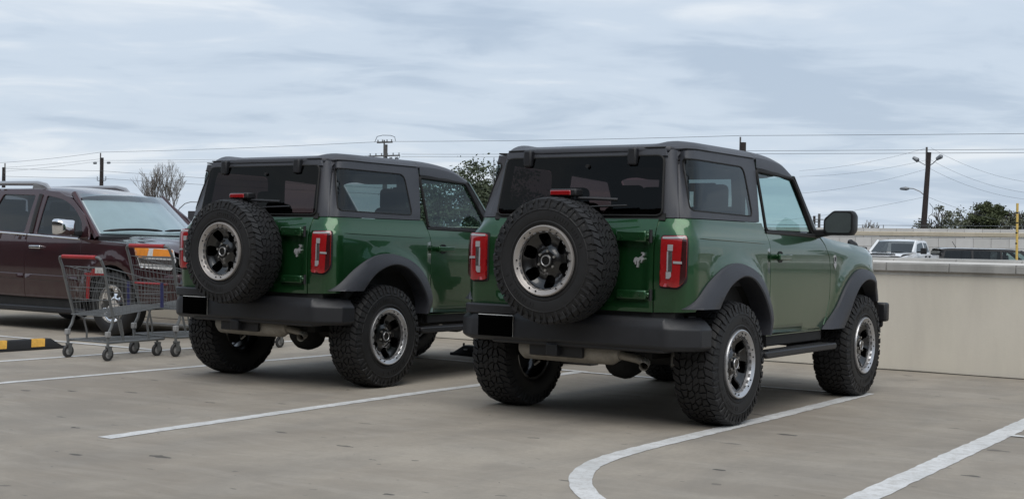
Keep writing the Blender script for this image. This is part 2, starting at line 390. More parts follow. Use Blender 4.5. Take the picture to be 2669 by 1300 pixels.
class MB:
    def __init__(s): s.v = []; s.f = []
    def add(s, vs, fs, M=None):
        b = len(s.v)
        for p in vs:
            p = Vector(p)
            s.v.append(M @ p if M is not None else p)
        s.f += [tuple(i+b for i in f) for f in fs]
        return s
    def box(s, c, d, M=None, taper=1.0):
        x, y, z = d[0]/2, d[1]/2, d[2]/2
        vs = []
        for k in (-1, 1):
            q = taper if k > 0 else 1.0
            vs += [(-x*q, -y*q, k*z), (x*q, -y*q, k*z), (x*q, y*q, k*z), (-x*q, y*q, k*z)]
        c = Vector(c)
        if M is not None: vs = [M @ Vector(p) for p in vs]
        vs = [Vector(p)+c for p in vs]
        return s.add(vs, [(3, 2, 1, 0), (4, 5, 6, 7), (0, 1, 5, 4), (1, 2, 6, 5), (2, 3, 7, 6), (3, 0, 4, 7)])
    def prism(s, poly, a0, a1, axis='x', M=None):
        n = len(poly)
        mp = {'x': lambda p, a: (a, p[0], p[1]), 'y': lambda p, a: (p[0], a, p[1]), 'z': lambda p, a: (p[0], p[1], a)}[axis]
        area = sum(poly[i][0]*poly[(i+1) % n][1]-poly[(i+1) % n][0]*poly[i][1] for i in range(n))
        P = poly if area > 0 else poly[::-1]
        if axis == 'y': P = P[::-1]
        vs = [mp(p, a0) for p in P]+[mp(p, a1) for p in P]
        fs = [tuple(range(n-1, -1, -1)), tuple(range(n, 2*n))]+[(i, (i+1) % n, (i+1) % n+n, i+n) for i in range(n)]
        if a1 < a0: fs = [f[::-1] for f in fs]
        return s.add(vs, fs, M)
    def tube(s, pts, r, n=6, cap=True, closed=False):
        pts = [Vector(p) for p in pts]; m = len(pts)
        rs = r if isinstance(r, (list, tuple)) else [r]*m
        b = len(s.v); prev = None
        for i, p in enumerate(pts):
            if closed: d = pts[(i+1) % m]-pts[i-1]
            else: d = pts[min(i+1, m-1)]-pts[max(i-1, 0)]
            d = d.normalized() if d.length > 1e-9 else Vector((0, 0, 1))
            if prev is None:
                a = Vector((0, 0, 1)) if abs(d.z) < 0.9 else Vector((1, 0, 0))
                prev = d.cross(a).normalized()
            else:
                prev = prev-d*prev.dot(d)
                prev = prev.normalized() if prev.length > 1e-6 else d.orthogonal().normalized()
            q = d.cross(prev)
            for k in range(n):
                t = 2*PI*k/n
                s.v.append(p+(prev*math.cos(t)+q*math.sin(t))*rs[i])
        for i in range(m if closed else m-1):
            j = (i+1) % m
            for k in range(n):
                l = (k+1) % n
                s.f.append((b+i*n+k, b+i*n+l, b+j*n+l, b+j*n+k))
        if cap and not closed:
            s.f.append(tuple(b+k for k in range(n-1, -1, -1)))
            s.f.append(tuple(b+(m-1)*n+k for k in range(n)))
        return s
    def lathe(s, prof, n=48, axis='x', c=(0, 0, 0), arc=None, closed=False):
        b = len(s.v); m = len(prof); c = Vector(c)
        full = arc is None
        a0, a1 = (0, 2*PI) if full else arc
        cnt = n if full else n+1
        for k in range(cnt):
            t = a0+(a1-a0)*k/n
            co, si = math.cos(t), math.sin(t)
            for (r, h) in prof:
                p = {'x': (h, r*co, r*si), 'y': (r*si, h, r*co), 'z': (r*co, r*si, h)}[axis]
                s.v.append(Vector(p)+c)
        for k in range(n):
            k2 = (k+1) % cnt if full else k+1
            for i in range(m if closed else m-1):
                j = (i+1) % m
                s.f.append((b+k*m+i, b+k2*m+i, b+k2*m+j, b+k*m+j))
        return s
    def grid(s, rows, closed=False):
        b = len(s.v); n = len(rows[0])
        for r in rows: s.v += [Vector(p) for p in r]
        for i in range(len(rows)-1):
            for k in range(n if closed else n-1):
                l = (k+1) % n
                s.f.append((b+i*n+k, b+i*n+l, b+(i+1)*n+l, b+(i+1)*n+k))
        return s
    def cyl(s, p0, p1, r, n=16): return s.tube([p0, p1], r, n)
    def build(s, name, mat, parent=None, bevel=0.0, angle=38, seg=2, fix=True):
        me = bpy.data.meshes.new(name)
        me.from_pydata([tuple(p) for p in s.v], [], s.f)
        if fix:
            bm = bmesh.new(); bm.from_mesh(me)
            bmesh.ops.recalc_face_normals(bm, faces=bm.faces)
            bm.to_mesh(me); bm.free()
        for p in me.polygons: p.use_smooth = True
        me.set_sharp_from_angle(angle=R(angle))
        o = link(name, me, mat, parent)
        if bevel:
            md = o.modifiers.new('bevel', 'BEVEL'); md.width = bevel; md.segments = seg
            md.limit_method = 'ANGLE'; md.angle_limit = R(35); md.harden_normals = False
        return o

def catmull(pts, n):
    out = []; m = len(pts)
    for i in range(n+1):
        t = i/n*(m-1); k = min(int(t), m-2); f = t-k
        P = [pts[max(k-1, 0)], pts[k], pts[k+1], pts[min(k+2, m-1)]]
        out.append(tuple(0.5*(2*P[1][d]+(P[2][d]-P[0][d])*f+(2*P[0][d]-5*P[1][d]+4*P[2][d]-P[3][d])*f*f+(3*P[1][d]-P[0][d]-3*P[2][d]+P[3][d])*f**3) for d in range(len(pts[0]))))
    return out
def interp(knots, x):
    if x <= knots[0][0]: return knots[0][1]
    if x >= knots[-1][0]: return knots[-1][1]
    for i in range(len(knots)-1):
        if x <= knots[i+1][0]:
            x0, y0 = knots[i]; x1, y1 = knots[i+1]; h = x1-x0
            ym, xm = (knots[i-1][1], knots[i-1][0]) if i > 0 else (y0-(y1-y0), x0-h)
            yp, xp = (knots[i+2][1], knots[i+2][0]) if i+2 < len(knots) else (y1+(y1-y0), x1+h)
            m0, m1 = (y1-ym)/(x1-xm), (yp-y0)/(xp-x0)
            t = (x-x0)/h
            return (2*t**3-3*t*t+1)*y0+(t**3-2*t*t+t)*h*m0+(-2*t**3+3*t*t)*y1+(t**3-t*t)*h*m1
def smooth(a, b, x):
    t = max(0.0, min(1.0, (x-a)/(b-a))); return t*t*(3-2*t)
def inside(poly, x, y):
    c = False; j = len(poly)-1
    for i in range(len(poly)):
        xi, yi = poly[i]; xj, yj = poly[j]
        if (yi > y) != (yj > y) and x < (xj-xi)*(y-yi)/(yj-yi)+xi: c = not c
        j = i
    return c
def resample(poly, step):
    out = []
    for i in range(len(poly)):
        a, b = poly[i], poly[(i+1) % len(poly)]
        n = max(1, int(math.ceil(math.dist(a, b)/step)))
        out += [(a[0]+(b[0]-a[0])*k/n, a[1]+(b[1]-a[1])*k/n) for k in range(n)]
    return out
def rounded(poly, r, n=5):
    out = []; m = len(poly)
    for i in range(m):
        p = Vector(poly[i]); a = Vector(poly[i-1])-p; b = Vector(poly[(i+1) % m])-p
        rr = min(r if not isinstance(r, (list, tuple)) else r[i], a.length*0.45, b.length*0.45)
        p0 = p+a.normalized()*rr; p1 = p+b.normalized()*rr
        for k in range(n+1):
            t = k/n
            q = p0*(1-t)**2+p*2*t*(1-t)+p1*t*t
            out.append((q.x, q.y))
    return out
def edge_dist(poly, x, y):
    best = 1e9
    for i in range(len(poly)):
        ax, ay = poly[i-1]; bx, by = poly[i]
        dx, dy = bx-ax, by-ay; L = dx*dx+dy*dy
        t = 0 if L < 1e-12 else max(0, min(1, ((x-ax)*dx+(y-ay)*dy)/L))
        d = (x-ax-dx*t)**2+(y-ay-dy*t)**2
        if d < best: best = d
    return math.sqrt(best)

def panel(name, outline, S, mat, parent, holes=(), step=0.06, thick=0.02, off=0.0, ref=(0, 1.3, 1.0), rim=None):
    """A sheet cut to a 2-D outline (with holes) and laid on the surface S(u, v), with thickness and true normals."""
    loops = [resample(outline, step)]+[resample(h, step) for h in holes]
    pts = []; edges = []
    for lp in loops:
        b = len(pts); pts += lp
        edges += [(b+i, b+(i+1) % len(lp)) for i in range(len(lp))]
    us = [p[0] for p in outline]; vs_ = [p[1] for p in outline]
    nu = int((max(us)-min(us))/step); nv = int((max(vs_)-min(vs_))/step)
    for i in range(1, nu+1):
        for j in range(1, nv+1):
            x = min(us)+(max(us)-min(us))*(i-0.5)/max(nu, 1); y = min(vs_)+(max(vs_)-min(vs_))*(j-0.5)/max(nv, 1)
            if inside(loops[0], x, y) and not any(inside(h, x, y) for h in loops[1:]) and min(edge_dist(l, x, y) for l in loops) > step*0.42:
                pts.append((x, y))
    res = delaunay_2d_cdt([Vector(p) for p in pts], edges, [], 0, 1e-6)
    P2 = [(p.x, p.y) for p in res[0]]
    tris = []
    for f in res[2]:
        cx = sum(P2[i][0] for i in f)/len(f); cy = sum(P2[i][1] for i in f)/len(f)
        if inside(loops[0], cx, cy) and not any(inside(h, cx, cy) for h in loops[1:]): tris.append(tuple(f))
    used = sorted({i for f in tris for i in f}); mp = {i: k for k, i in enumerate(used)}
    P2 = [P2[i] for i in used]; tris = [tuple(mp[i] for i in f) for f in tris]
    V = []; N = []; h = 1e-3; ref = Vector(ref)
    for (u, v) in P2:
        p = Vector(S(u, v)); du = Vector(S(u+h, v))-Vector(S(u-h, v)); dv = Vector(S(u, v+h))-Vector(S(u, v-h))
        nn = du.cross(dv)
        nn = nn.normalized() if nn.length > 1e-12 else Vector((0, 0, 1))
        if nn.dot(p-ref) < 0: nn = -nn
        V.append(p+nn*off); N.append(nn)
    faces = []
    for f in tris:
        a, b, c = (V[i] for i in f[:3])
        g_ = (b-a).cross(c-a)
        faces.append(f if g_.dot(N[f[0]]+N[f[1]]+N[f[2]]) > 0 else f[::-1])
    n = len(V); allf = list(faces); nl = [[N[i] for i in f] for f in faces]
    if thick:
        V2 = V+[V[i]-N[i]*thick for i in range(n)]
        for f in faces:
            q = tuple(i+n for i in f[::-1]); allf.append(q); nl.append([-N[i-n] for i in q])
        cnt = {}
        for f in faces:
            for i in range(len(f)):
                e_ = (f[i], f[(i+1) % len(f)]); cnt[e_] = cnt.get(e_, 0)+1
        for (a, b) in cnt:
            if (b, a) not in cnt:
                q = (b, a, a+n, b+n)
                fn = (V2[q[1]]-V2[q[0]]).cross(V2[q[3]]-V2[q[0]])
                fn = fn.normalized() if fn.length > 1e-12 else N[a]
                allf.append(q)
                # a softly rolled edge: front verts lean between face and rim normal
                nl.append([(fn+N[b]*0.8).normalized(), (fn+N[a]*0.8).normalized(), fn, fn])
    else: V2 = V
    me = bpy.data.meshes.new(name)
    me.from_pydata([tuple(p) for p in V2], [], allf)
    for p in me.polygons: p.use_smooth = True
    flat = []
    for p in me.polygons:
        flat += [tuple(q) for q in nl[p.index]]
    me.normals_split_custom_set(flat)
    return link(name, me, mat, parent)
def rect(u0, u1, v0, v1): return [(u0, v0), (u1, v0), (u1, v1), (u0, v1)]
def mirror(S): return lambda u, v: Vector((-S(u, v)[0], S(u, v)[1], S(u, v)[2]))

# ------------------------------------------------------------------ setting: ground, deck, lines, parapet, far wall
def sheet(name, x0, x1, y0, y1, z, mat, thick=0.0):
    m = MB()
    if thick: m.box(((x0+x1)/2, (y0+y1)/2, z-thick/2), (x1-x0, y1-y0, thick))
    else: m.add([(x0, y0, z), (x1, y0, z), (x1, y1, z), (x0, y1, z)], [(0, 1, 2, 3)])
    return m.build(name, mat)
tag(sheet('ground', -2500, 2500, -2500, 2500, -0.20, 'asphalt'), kind='structure')
deck = tag(sheet('parking_deck', -70, 60, -60, 5.62, 0.0, 'deck', 0.15), kind='structure')

def strip(pts, w, name='painted_line', z=0.003):
    """painted line: centre points in plan, slightly uneven edges, cut ends"""
    P = []
    for i in range(len(pts)-1):
        a, b = Vector(pts[i]), Vector(pts[i+1]); n = max(1, int((b-a).length/0.04))
        P += [a+(b-a)*k/n for k in range(n)]
    P.append(Vector(pts[-1]))
    m = MB(); L = []; Rr = []
    for i, p in enumerate(P):
        d = (P[min(i+1, len(P)-1)]-P[max(i-1, 0)]).normalized(); nrm = Vector((-d.y, d.x))
        j1 = mnoise.noise(Vector((p.x*11, p.y*11, 1.3)))*0.011; j2 = mnoise.noise(Vector((p.x*11, p.y*11, 9.1)))*0.011
        L.append(p+nrm*(w/2+j1)); Rr.append(p-nrm*(w/2+j2))
    n = len(P)
    m.add([(p.x, p.y, z) for p in L]+[(p.x, p.y, z) for p in Rr], [(i, i+n, i+1+n, i+1) for i in range(n-1)])
    o = m.build(name, 'line', deck)
    if o.data.polygons[0].normal.z < 0: o.data.flip_normals()
    return o
strip([(-1.87, 2.60), (-1.87, 0), (-1.73, -3.25)], 0.115)
strip([(-4.80, 2.66), (-4.80, -4.2)], 0.10)
strip([(-6.47, 4.9), (-6.47, -3.5)], 0.10)
strip([(-4.75, 2.72), (-1.80, 2.60)], 0.10, z=0.0058)
strip([(-1.80, 2.56), (0.86, 2.62)], 0.075, z=0.0058)
strip([(-12.5, 1.20), (-6.53, 1.25)], 0.10, z=0.0058)
strip([(-12.5, 4.35), (-6.53, 4.35)], 0.10, z=0.0058)
arc_pts = catmull([(0.965, 2.78), (0.98, 1.6), (0.988, 0.4), (0.985, -0.7), (0.99, -1.35), (1.02, -1.85), (1.13, -2.28), (1.33, -2.66), (1.60, -2.98), (1.95, -3.24), (2.40, -3.42)], 60)
strip(arc_pts, 0.125)
strip([(2.505, 4.2), (2.655, -3.6)], 0.15)
strip([(2.62, 0.85), (5.6, 0.76)], 0.085, z=0.0058)

# parapet along y = 5.2 .. 5.55
PY = 5.22
par = empty('parapet_wall', (0, PY, 0))
tag(par, 'low beige plastered parapet wall along the far edge of the deck', 'wall')
m = MB(); m.box((-8, 0.16, 0.50), (92, 0.30, 1.10)); m.build('wall_body', 'parapet', par)
m = MB()
xs = [-54+0.25*i for i in range(369)]
top = []; bot = []
for x in xs:
    top.append((x, -0.003+0.0, 1.05)); bot.append((x, 0.004, 1.02-0.022*abs(mnoise.noise(Vector((x*2.3, 0, 4))))-0.008))
# ragged lime bloom under the coping, a thin skin of its own
vv = [(p[0], -0.0, p[2]) for p in top]+[(p[0], 0.0, p[2]) for p in bot]
n_ = len(xs)
m.add([(x, 0.004, z) for (x, y, z) in vv]+[(x, -0.0025+0.01, z) for (x, y, z) in vv], [])
m = MB()
m.add([(x, 0.006, z) for (x, y, z) in vv], [(i, i+n_, i+1+n_, i+1) for i in range(n_-1)])
m.build('lime_bloom', 'efflor', par, fix=False)
# dirty joint where the wall meets the deck
m = MB()
rows = []
for x in xs:
    a = 0.018+0.022*abs(mnoise.noise(Vector((x*1.7, 3, 1)))); b = 0.010+0.012*abs(mnoise.noise(Vector((x*3.1, 7, 2))))
    rows.append([(x, 0.03, b), (x, 0.012-a*0.3, b*0.7), (x, -a, 0.002)])
m.grid(rows); m.build('joint_debris', 'crackdirt', par, fix=False)
def coping_piece(x0, x1):
    prof = [(-0.035, 1.046), (-0.035, 1.122), (-0.028, 1.130), (0.20, 1.150), (0.215, 1.172), (0.225, 1.178), (0.42, 1.186), (0.43, 1.178), (0.43, 1.06), (0.33, 1.046)]
    m = MB(); m.prism(prof, x0, x1, 'x')
    return m.build('coping_stone', 'coping', par, bevel=0.006)
jo = [0.299-0.655*k for k in range(26, 0, -1)]+[0.299, 0.954, 1.613]+[1.613+0.655*k for k in range(1, 24)]
for a, b in zip(jo[:-1], jo[1:]): coping_piece(a+0.0022, b-0.0022)
m = MB(); m.box((-35.5, 0.19, 1.10), (36.9, 0.44, 0.11)); m.build('coping_stone', 'coping', par)
m = MB(); m.box((28.3, 0.19, 1.10), (23, 0.44, 0.11)); m.build('coping_stone', 'coping', par)
m = MB()
m.add([(jo[0], -0.026, 1.133), (jo[-1], -0.026, 1.133), (jo[-1], 0.198, 1.1525), (jo[0], 0.198, 1.1525)], [(0, 1, 2, 3)])
m.build('coping_top_wash', 'coping_top', par)

# block wall behind the far parking row, y = 54
BW = empty('block_wall', (-30, 54, -0.2))
tag(BW, 'pale concrete block boundary wall with a tan cap, behind the white pickup', 'wall')
m = MB(); m.box((20, 0.16, 1.13), (150, 0.20, 2.26)); m.build('wall_core', 'mortar', BW)
m = MB(); m.box((20, 0.15, 2.35), (150, 0.42, 0.20)); m.build('wall_cap', 'wallcap', BW, bevel=0.02)
bmesh_cache = {}
bw, bh = 0.80, 0.40
random.seed(11)
cnt = 0
for row in range(2, 6):
    z = 0.05+0.44*row-0.07
    for k in range(0, 46):
        x = 6.5+bw*k+(0.4 if row % 2 else 0)
        key = k % 3
        if key not in bmesh_cache:
            m = MB(); m.box((0, 0, 0), (bw-0.015, 0.10, 0.44-0.012))
            bmesh_cache[key] = None
            o = m.build('block', 'block' if key != 2 else 'block2', BW)
            bmesh_cache[key] = o.data
        else: o = link('block', bmesh_cache[key], None, BW)
        o.location = (x, 0.02+random.uniform(-0.007, 0.007), z+0.22)

# ------------------------------------------------------------------ off-road wheel (axis +x outward)
def tread(N=50):
    m = MB(); RB, RT = 0.4235, 0.4365
    def block(poly, rt=RT, inn=0.86):
        # poly: (w, s) corners, s in units of one pitch
        cw = sum(p[0] for p in poly)/len(poly); cs = sum(p[1] for p in poly)/len(poly)
        vs = []
        for lev in (0, 1):
            for (w, s_) in poly:
                if lev: w, s_ = cw+(w-cw)*inn, cs+(s_-cs)*inn
                drop = 0.016*smooth(0.09, 0.158, abs(w))
                r = (rt if lev else RB-0.006)-drop
                t = s_*2*PI/N
                vs.append((w, r*math.sin(t), r*math.cos(t)))
        n = len(poly)
        m.add(vs, [tuple(range(n, 2*n))]+[(i, (i+1) % n, (i+1) % n+n, i+n) for i in range(n)])
    we = [-0.158, -0.092, -0.047, 0.0, 0.047, 0.092, 0.158]
    def wave(w): return 0.62*math.sin(w/0.158*PI)
    def zig(c, k): return 0.0 if c in (0, 6) else 0.0075*(1 if (k+c) % 2 else -1)
    for k in range(N):
        for c in range(6):
            a0, a1 = we[c]+zig(c, k), we[c]+zig(c, k+1)
            b0, b1 = we[c+1]+zig(c+1, k), we[c+1]+zig(c+1, k+1)
            if c == 0 and k % 2: a0 = a1 = -0.147
            if c == 5 and k % 2: b0 = b1 = 0.147
            st = 0.33*(c % 2)
            block([(a0+0.003, k+st+wave(a0)+0.07), ((a0+b0)/2, k+st+wave((a0+b0)/2)+0.04), (b0-0.003, k+st+wave(b0)+0.07),
                   (b1-0.003, k+1+st+wave(b1)-0.07), ((a1+b1)/2, k+1+st+wave((a1+b1)/2)-0.10), (a1+0.003, k+1+st+wave(a1)-0.07)], RT, 0.93)
        for sg in (-1, 1):
            o = k+(0.33 if sg > 0 else 0.0)
            # sidewall biters
            vs = []
            d0, d1 = (0.24, 0.72) if k % 2 else (0.12, 0.88)
            r0, r1 = (0.352, 0.418) if k % 2 else (0.372, 0.418)
            for lev in (0, 1):
                for (r, s_) in ((r0, o+d0+0.1), (r0, o+d1-0.1), (r1, o+d1), (r1, o+d0)):
                    w = 0.1565+0.0055*lev-0.012*smooth(0.37, 0.425, r)
                    if lev: s_ = o+0.5+(s_-o-0.5)*0.8
                    t = s_*2*PI/N
                    vs.append((sg*w, r*math.sin(t), r*math.cos(t)))
            m.add(vs, [(4, 5, 6, 7), (0, 1, 5, 4), (1, 2, 6, 5), (2, 3, 7, 6), (3, 0, 4, 7)])
    return m

def make_wheel(parent):
    m = MB()
    m.lathe([(0.205, 0.118), (0.212, 0.10), (0.205, 0.02), (0.195, -0.08), (0.215, -0.13), (0.235, -0.135)], 40)
    wheel = m.build('wheel', 'rim', parent, fix=False)
    prof = [(0.232, 0.125), (0.245, 0.148), (0.29, 0.1575), (0.335, 0.1575), (0.375, 0.153), (0.402, 0.143), (0.418, 0.12), (0.4235, 0.08), (0.4245, 0),
            (0.4235, -0.08), (0.418, -0.12), (0.402, -0.143), (0.375, -0.153), (0.335, -0.1575), (0.29, -0.1575), (0.245, -0.148), (0.232, -0.125)]
    m = MB(); m.lathe(prof, 64)
    # raised rings on the sidewall
    m.lathe([(0.262, 0.1535), (0.265, 0.158), (0.272, 0.158), (0.275, 0.155)], 64)
    m.lathe([(0.345, 0.1568), (0.348, 0.1605), (0.352, 0.1605), (0.356, 0.156)], 64)
    # raised lettering dashes
    random.seed(5)
    for a0 in (0.4, 0.4+PI):
        for q in range(14):
            t = a0+q*0.075
            if random.random() < 0.15: continue
            w = 0.021
            vs = []
            for x_ in (0.157, 0.1605):
                for (r, dt) in ((0.298, -w), (0.298, w), (0.325, w*0.9), (0.325, -w*0.9)):
                    vs.append((x_, r*math.sin(t+dt), r*math.cos(t+dt)))
            m.add(vs, [(4, 5, 6, 7), (0, 1, 5, 4), (1, 2, 6, 5), (2, 3, 7, 6), (3, 0, 4, 7)])
    m.build('tyre', 'tyre_wall', wheel, fix=False, angle=50)
    random.seed(3)
    t = tread().build('tread_blocks', 'tyre', wheel, angle=25)
    t['kind'] = 'stuff'
    # spoked face: dished disc with six hexagonal windows
    def disc(u, v):
        r = math.hypot(u, v)
        x = 0.112-0.022*smooth(0.06, 0.11, r)+0.035*smooth(0.13, 0.20, r)
        return Vector((x, u, v))
    out = [(0.203*math.cos(t), 0.203*math.sin(t)) for t in [2*PI*i/48 for i in range(48)]]
    holes = []
    for k in range(6):
        a = k*PI/3+PI/6
        hexp = [(0.098, -0.020), (0.098, 0.020), (0.125, 0.040), (0.165, 0.045), (0.188, 0.036), (0.188, -0.036), (0.165, -0.045), (0.125, -0.040)]
        hp = [(r*math.cos(a)-w*math.sin(a), r*math.sin(a)+w*math.cos(a)) for r, w in hexp]
        holes.append(rounded(hp, 0.012, 3))
    panel('spoke_face', out, disc, 'rim', wheel, holes=holes, step=0.016, thick=0.034, ref=(-1, 0, 0))
    m = MB()
    m.lathe([(0.200, 0.120), (0.201, 0.150), (0.206, 0.158), (0.228, 0.163), (0.233, 0.168), (0.240, 0.166), (0.243, 0.158), (0.243, 0.13)], 72)
    ring = m.build('beadlock_ring', 'ring', wheel, fix=False, angle=50)
    m = MB()
    for k in range(6):
        for d in (-0.13, 0.13):
            a = k*PI/3+PI/6+d
            y, z = 0.2145*math.sin(a), 0.2145*math.cos(a)
            m.cyl((0.150, y, z), (0.1655, y, z), 0.0058, 8)
    m.build('ring_bolts', 'black', wheel)['kind'] = 'stuff'
    m = MB()
    for k in range(24):                                     # scalloped inner edge of the ring
        a = k*PI/12
        y, z = 0.1985*math.sin(a), 0.1985*math.cos(a)
        m.box((0.148, y, z), (0.016, 0.024, 0.006), Matrix.Rotation(-a, 3, 'X'))
    m.build('ring_scallops', 'ring', wheel)['kind'] = 'stuff'
    m = MB(); m.lathe([(0.0, 0.128), (0.036, 0.128), (0.043, 0.122), (0.045, 0.09)], 24)
    cap = m.build('hub_cap', 'rim', wheel)
    m = MB(); m.lathe([(0.031, 0.1285), (0.033, 0.131), (0.037, 0.131), (0.039, 0.127)], 24)
    m.build('hub_ring', 'ring', wheel)
    m = MB()
    for k in range(6):
        a = k*PI/3+0.26
        m.cyl((0.09, 0.066*math.sin(a), 0.066*math.cos(a)), (0.122, 0.066*math.sin(a), 0.066*math.cos(a)), 0.0095, 6)
    m.build('lug_nuts', 'steel', wheel)['kind'] = 'stuff'
    m = MB(); m.lathe([(0.04, 0.02), (0.155, 0.02), (0.160, 0.012), (0.160, -0.012), (0.05, -0.012)], 32)
    m.box((0.0, 0.14, 0.06), (0.09, 0.07, 0.12))
    m.build('brake_disc', 'under', wheel)
    return wheel

# ------------------------------------------------------------------ two-door off-road SUV (local: x right, y forward, origin under the rear axle)
YR, RC, HW = -0.655, 0.14, 0.940
INS = [(0.50, 0.045), (0.62, 0.024), (0.80, 0.008), (0.95, 0.0), (1.20, 0.0), (1.265, 0.004), (1.305, 0.012), (1.345, 0.030), (1.39, 0.046), (1.435, 0.056), (1.50, 0.062), (1.70, 0.090), (1.90, 0.122), (1.96, 0.134)]
ULEN = 0.14+RC*PI/2
def Uy(y): return y+0.515+ULEN
def top_drop(y): return 0.072*max(0.0, y-1.75)+0.03*max(0.0, y-2.7)**2
def shoulder(z): return 0.5*max(0.0, min(0.065, z-1.37))*(1-0.8*max(0.0, min(1.0, (z-1.44)/0.48)))
def sideS(u, z):
    if u < 0.14:
        x, y, nx, ny = 0.66+u, YR, 0.0, -1.0
    elif u < ULEN:
        a = (u-0.14)/RC
        x, y, nx, ny = 0.80+RC*math.sin(a), YR+RC-RC*math.cos(a), math.sin(a), -math.cos(a)
    else:
        x, y, nx, ny = HW, u-ULEN-0.515, 1.0, 0.0
    ins = interp(INS, z+(top_drop(y) if y > 1.75 else 0.0))
    if y > 1.6 and z > 1.2: ins *= 1+0.9*smooth(1.6, 2.1, y)*smooth(1.25, 1.36, z+top_drop(y))
    ins *= 0.72+0.28*smooth(0.05, 0.36, u)
    if y > -0.45 and z < 1.3:
        for yc in (0.03, 2.58):
            r = math.hypot((y-yc), (z-0.47)*1.02)
            if z > 0.55: ins -= 0.016*math.exp(-((r-0.66)/0.075)**2)*smooth(-0.45, -0.2, y)
    ins += 0.006*((y-1.2)/1.8)**2
    if y > 2.80:
        t = min(1.0, (y-2.80)/0.44); ins += 0.22*(1-math.sqrt(max(0.0, 1-t*t)))
    P_ = Vector((x-nx*ins, y-ny*ins, z))
    if z > 1.44 and u < 0.9:                       # the hardtop leans forward at the rear and rounds off towards the roof
        t = min(1.15, (z-1.44)/0.48)
        P_.y += 0.068*t*(1-smooth(0.16, 0.62, u))
    if z > 1.28 and u < 0.9:                       # chamfered shoulder round the rear corner
        t = max(0.0, min(1.15, (z-1.44)/0.48))
        e_ = (0.055*smooth(1.28, 1.44, z)+0.112*t)*math.exp(-((u-0.22)/0.14)**2)
        P_.x -= e_*0.8; P_.y += e_*0.5+shoulder(z)*(1-smooth(0.10, 0.34, u))
    return P_
def rearS(x, z):
    ins = interp(INS, z)*0.72
    y = YR+ins-0.012*(1-(x/0.8)**2)
    rec = smooth(0.84, 0.90, z)*(1-smooth(1.255, 1.29, z))*(1-smooth(0.59, 0.635, abs(x)))
    return Vector((x, y+0.022*rec+shoulder(z), z))
def backglassS(x, z):
    ins = interp(INS, z)*0.72
    return Vector((x, YR+ins-0.012*(1-(x/0.8)**2)+(0.068*(z-1.44)/0.48 if z > 1.44 else 0.0)+shoulder(z), z))
def both(fn):
    fn(sideS, 1); fn(mirror(sideS), -1)

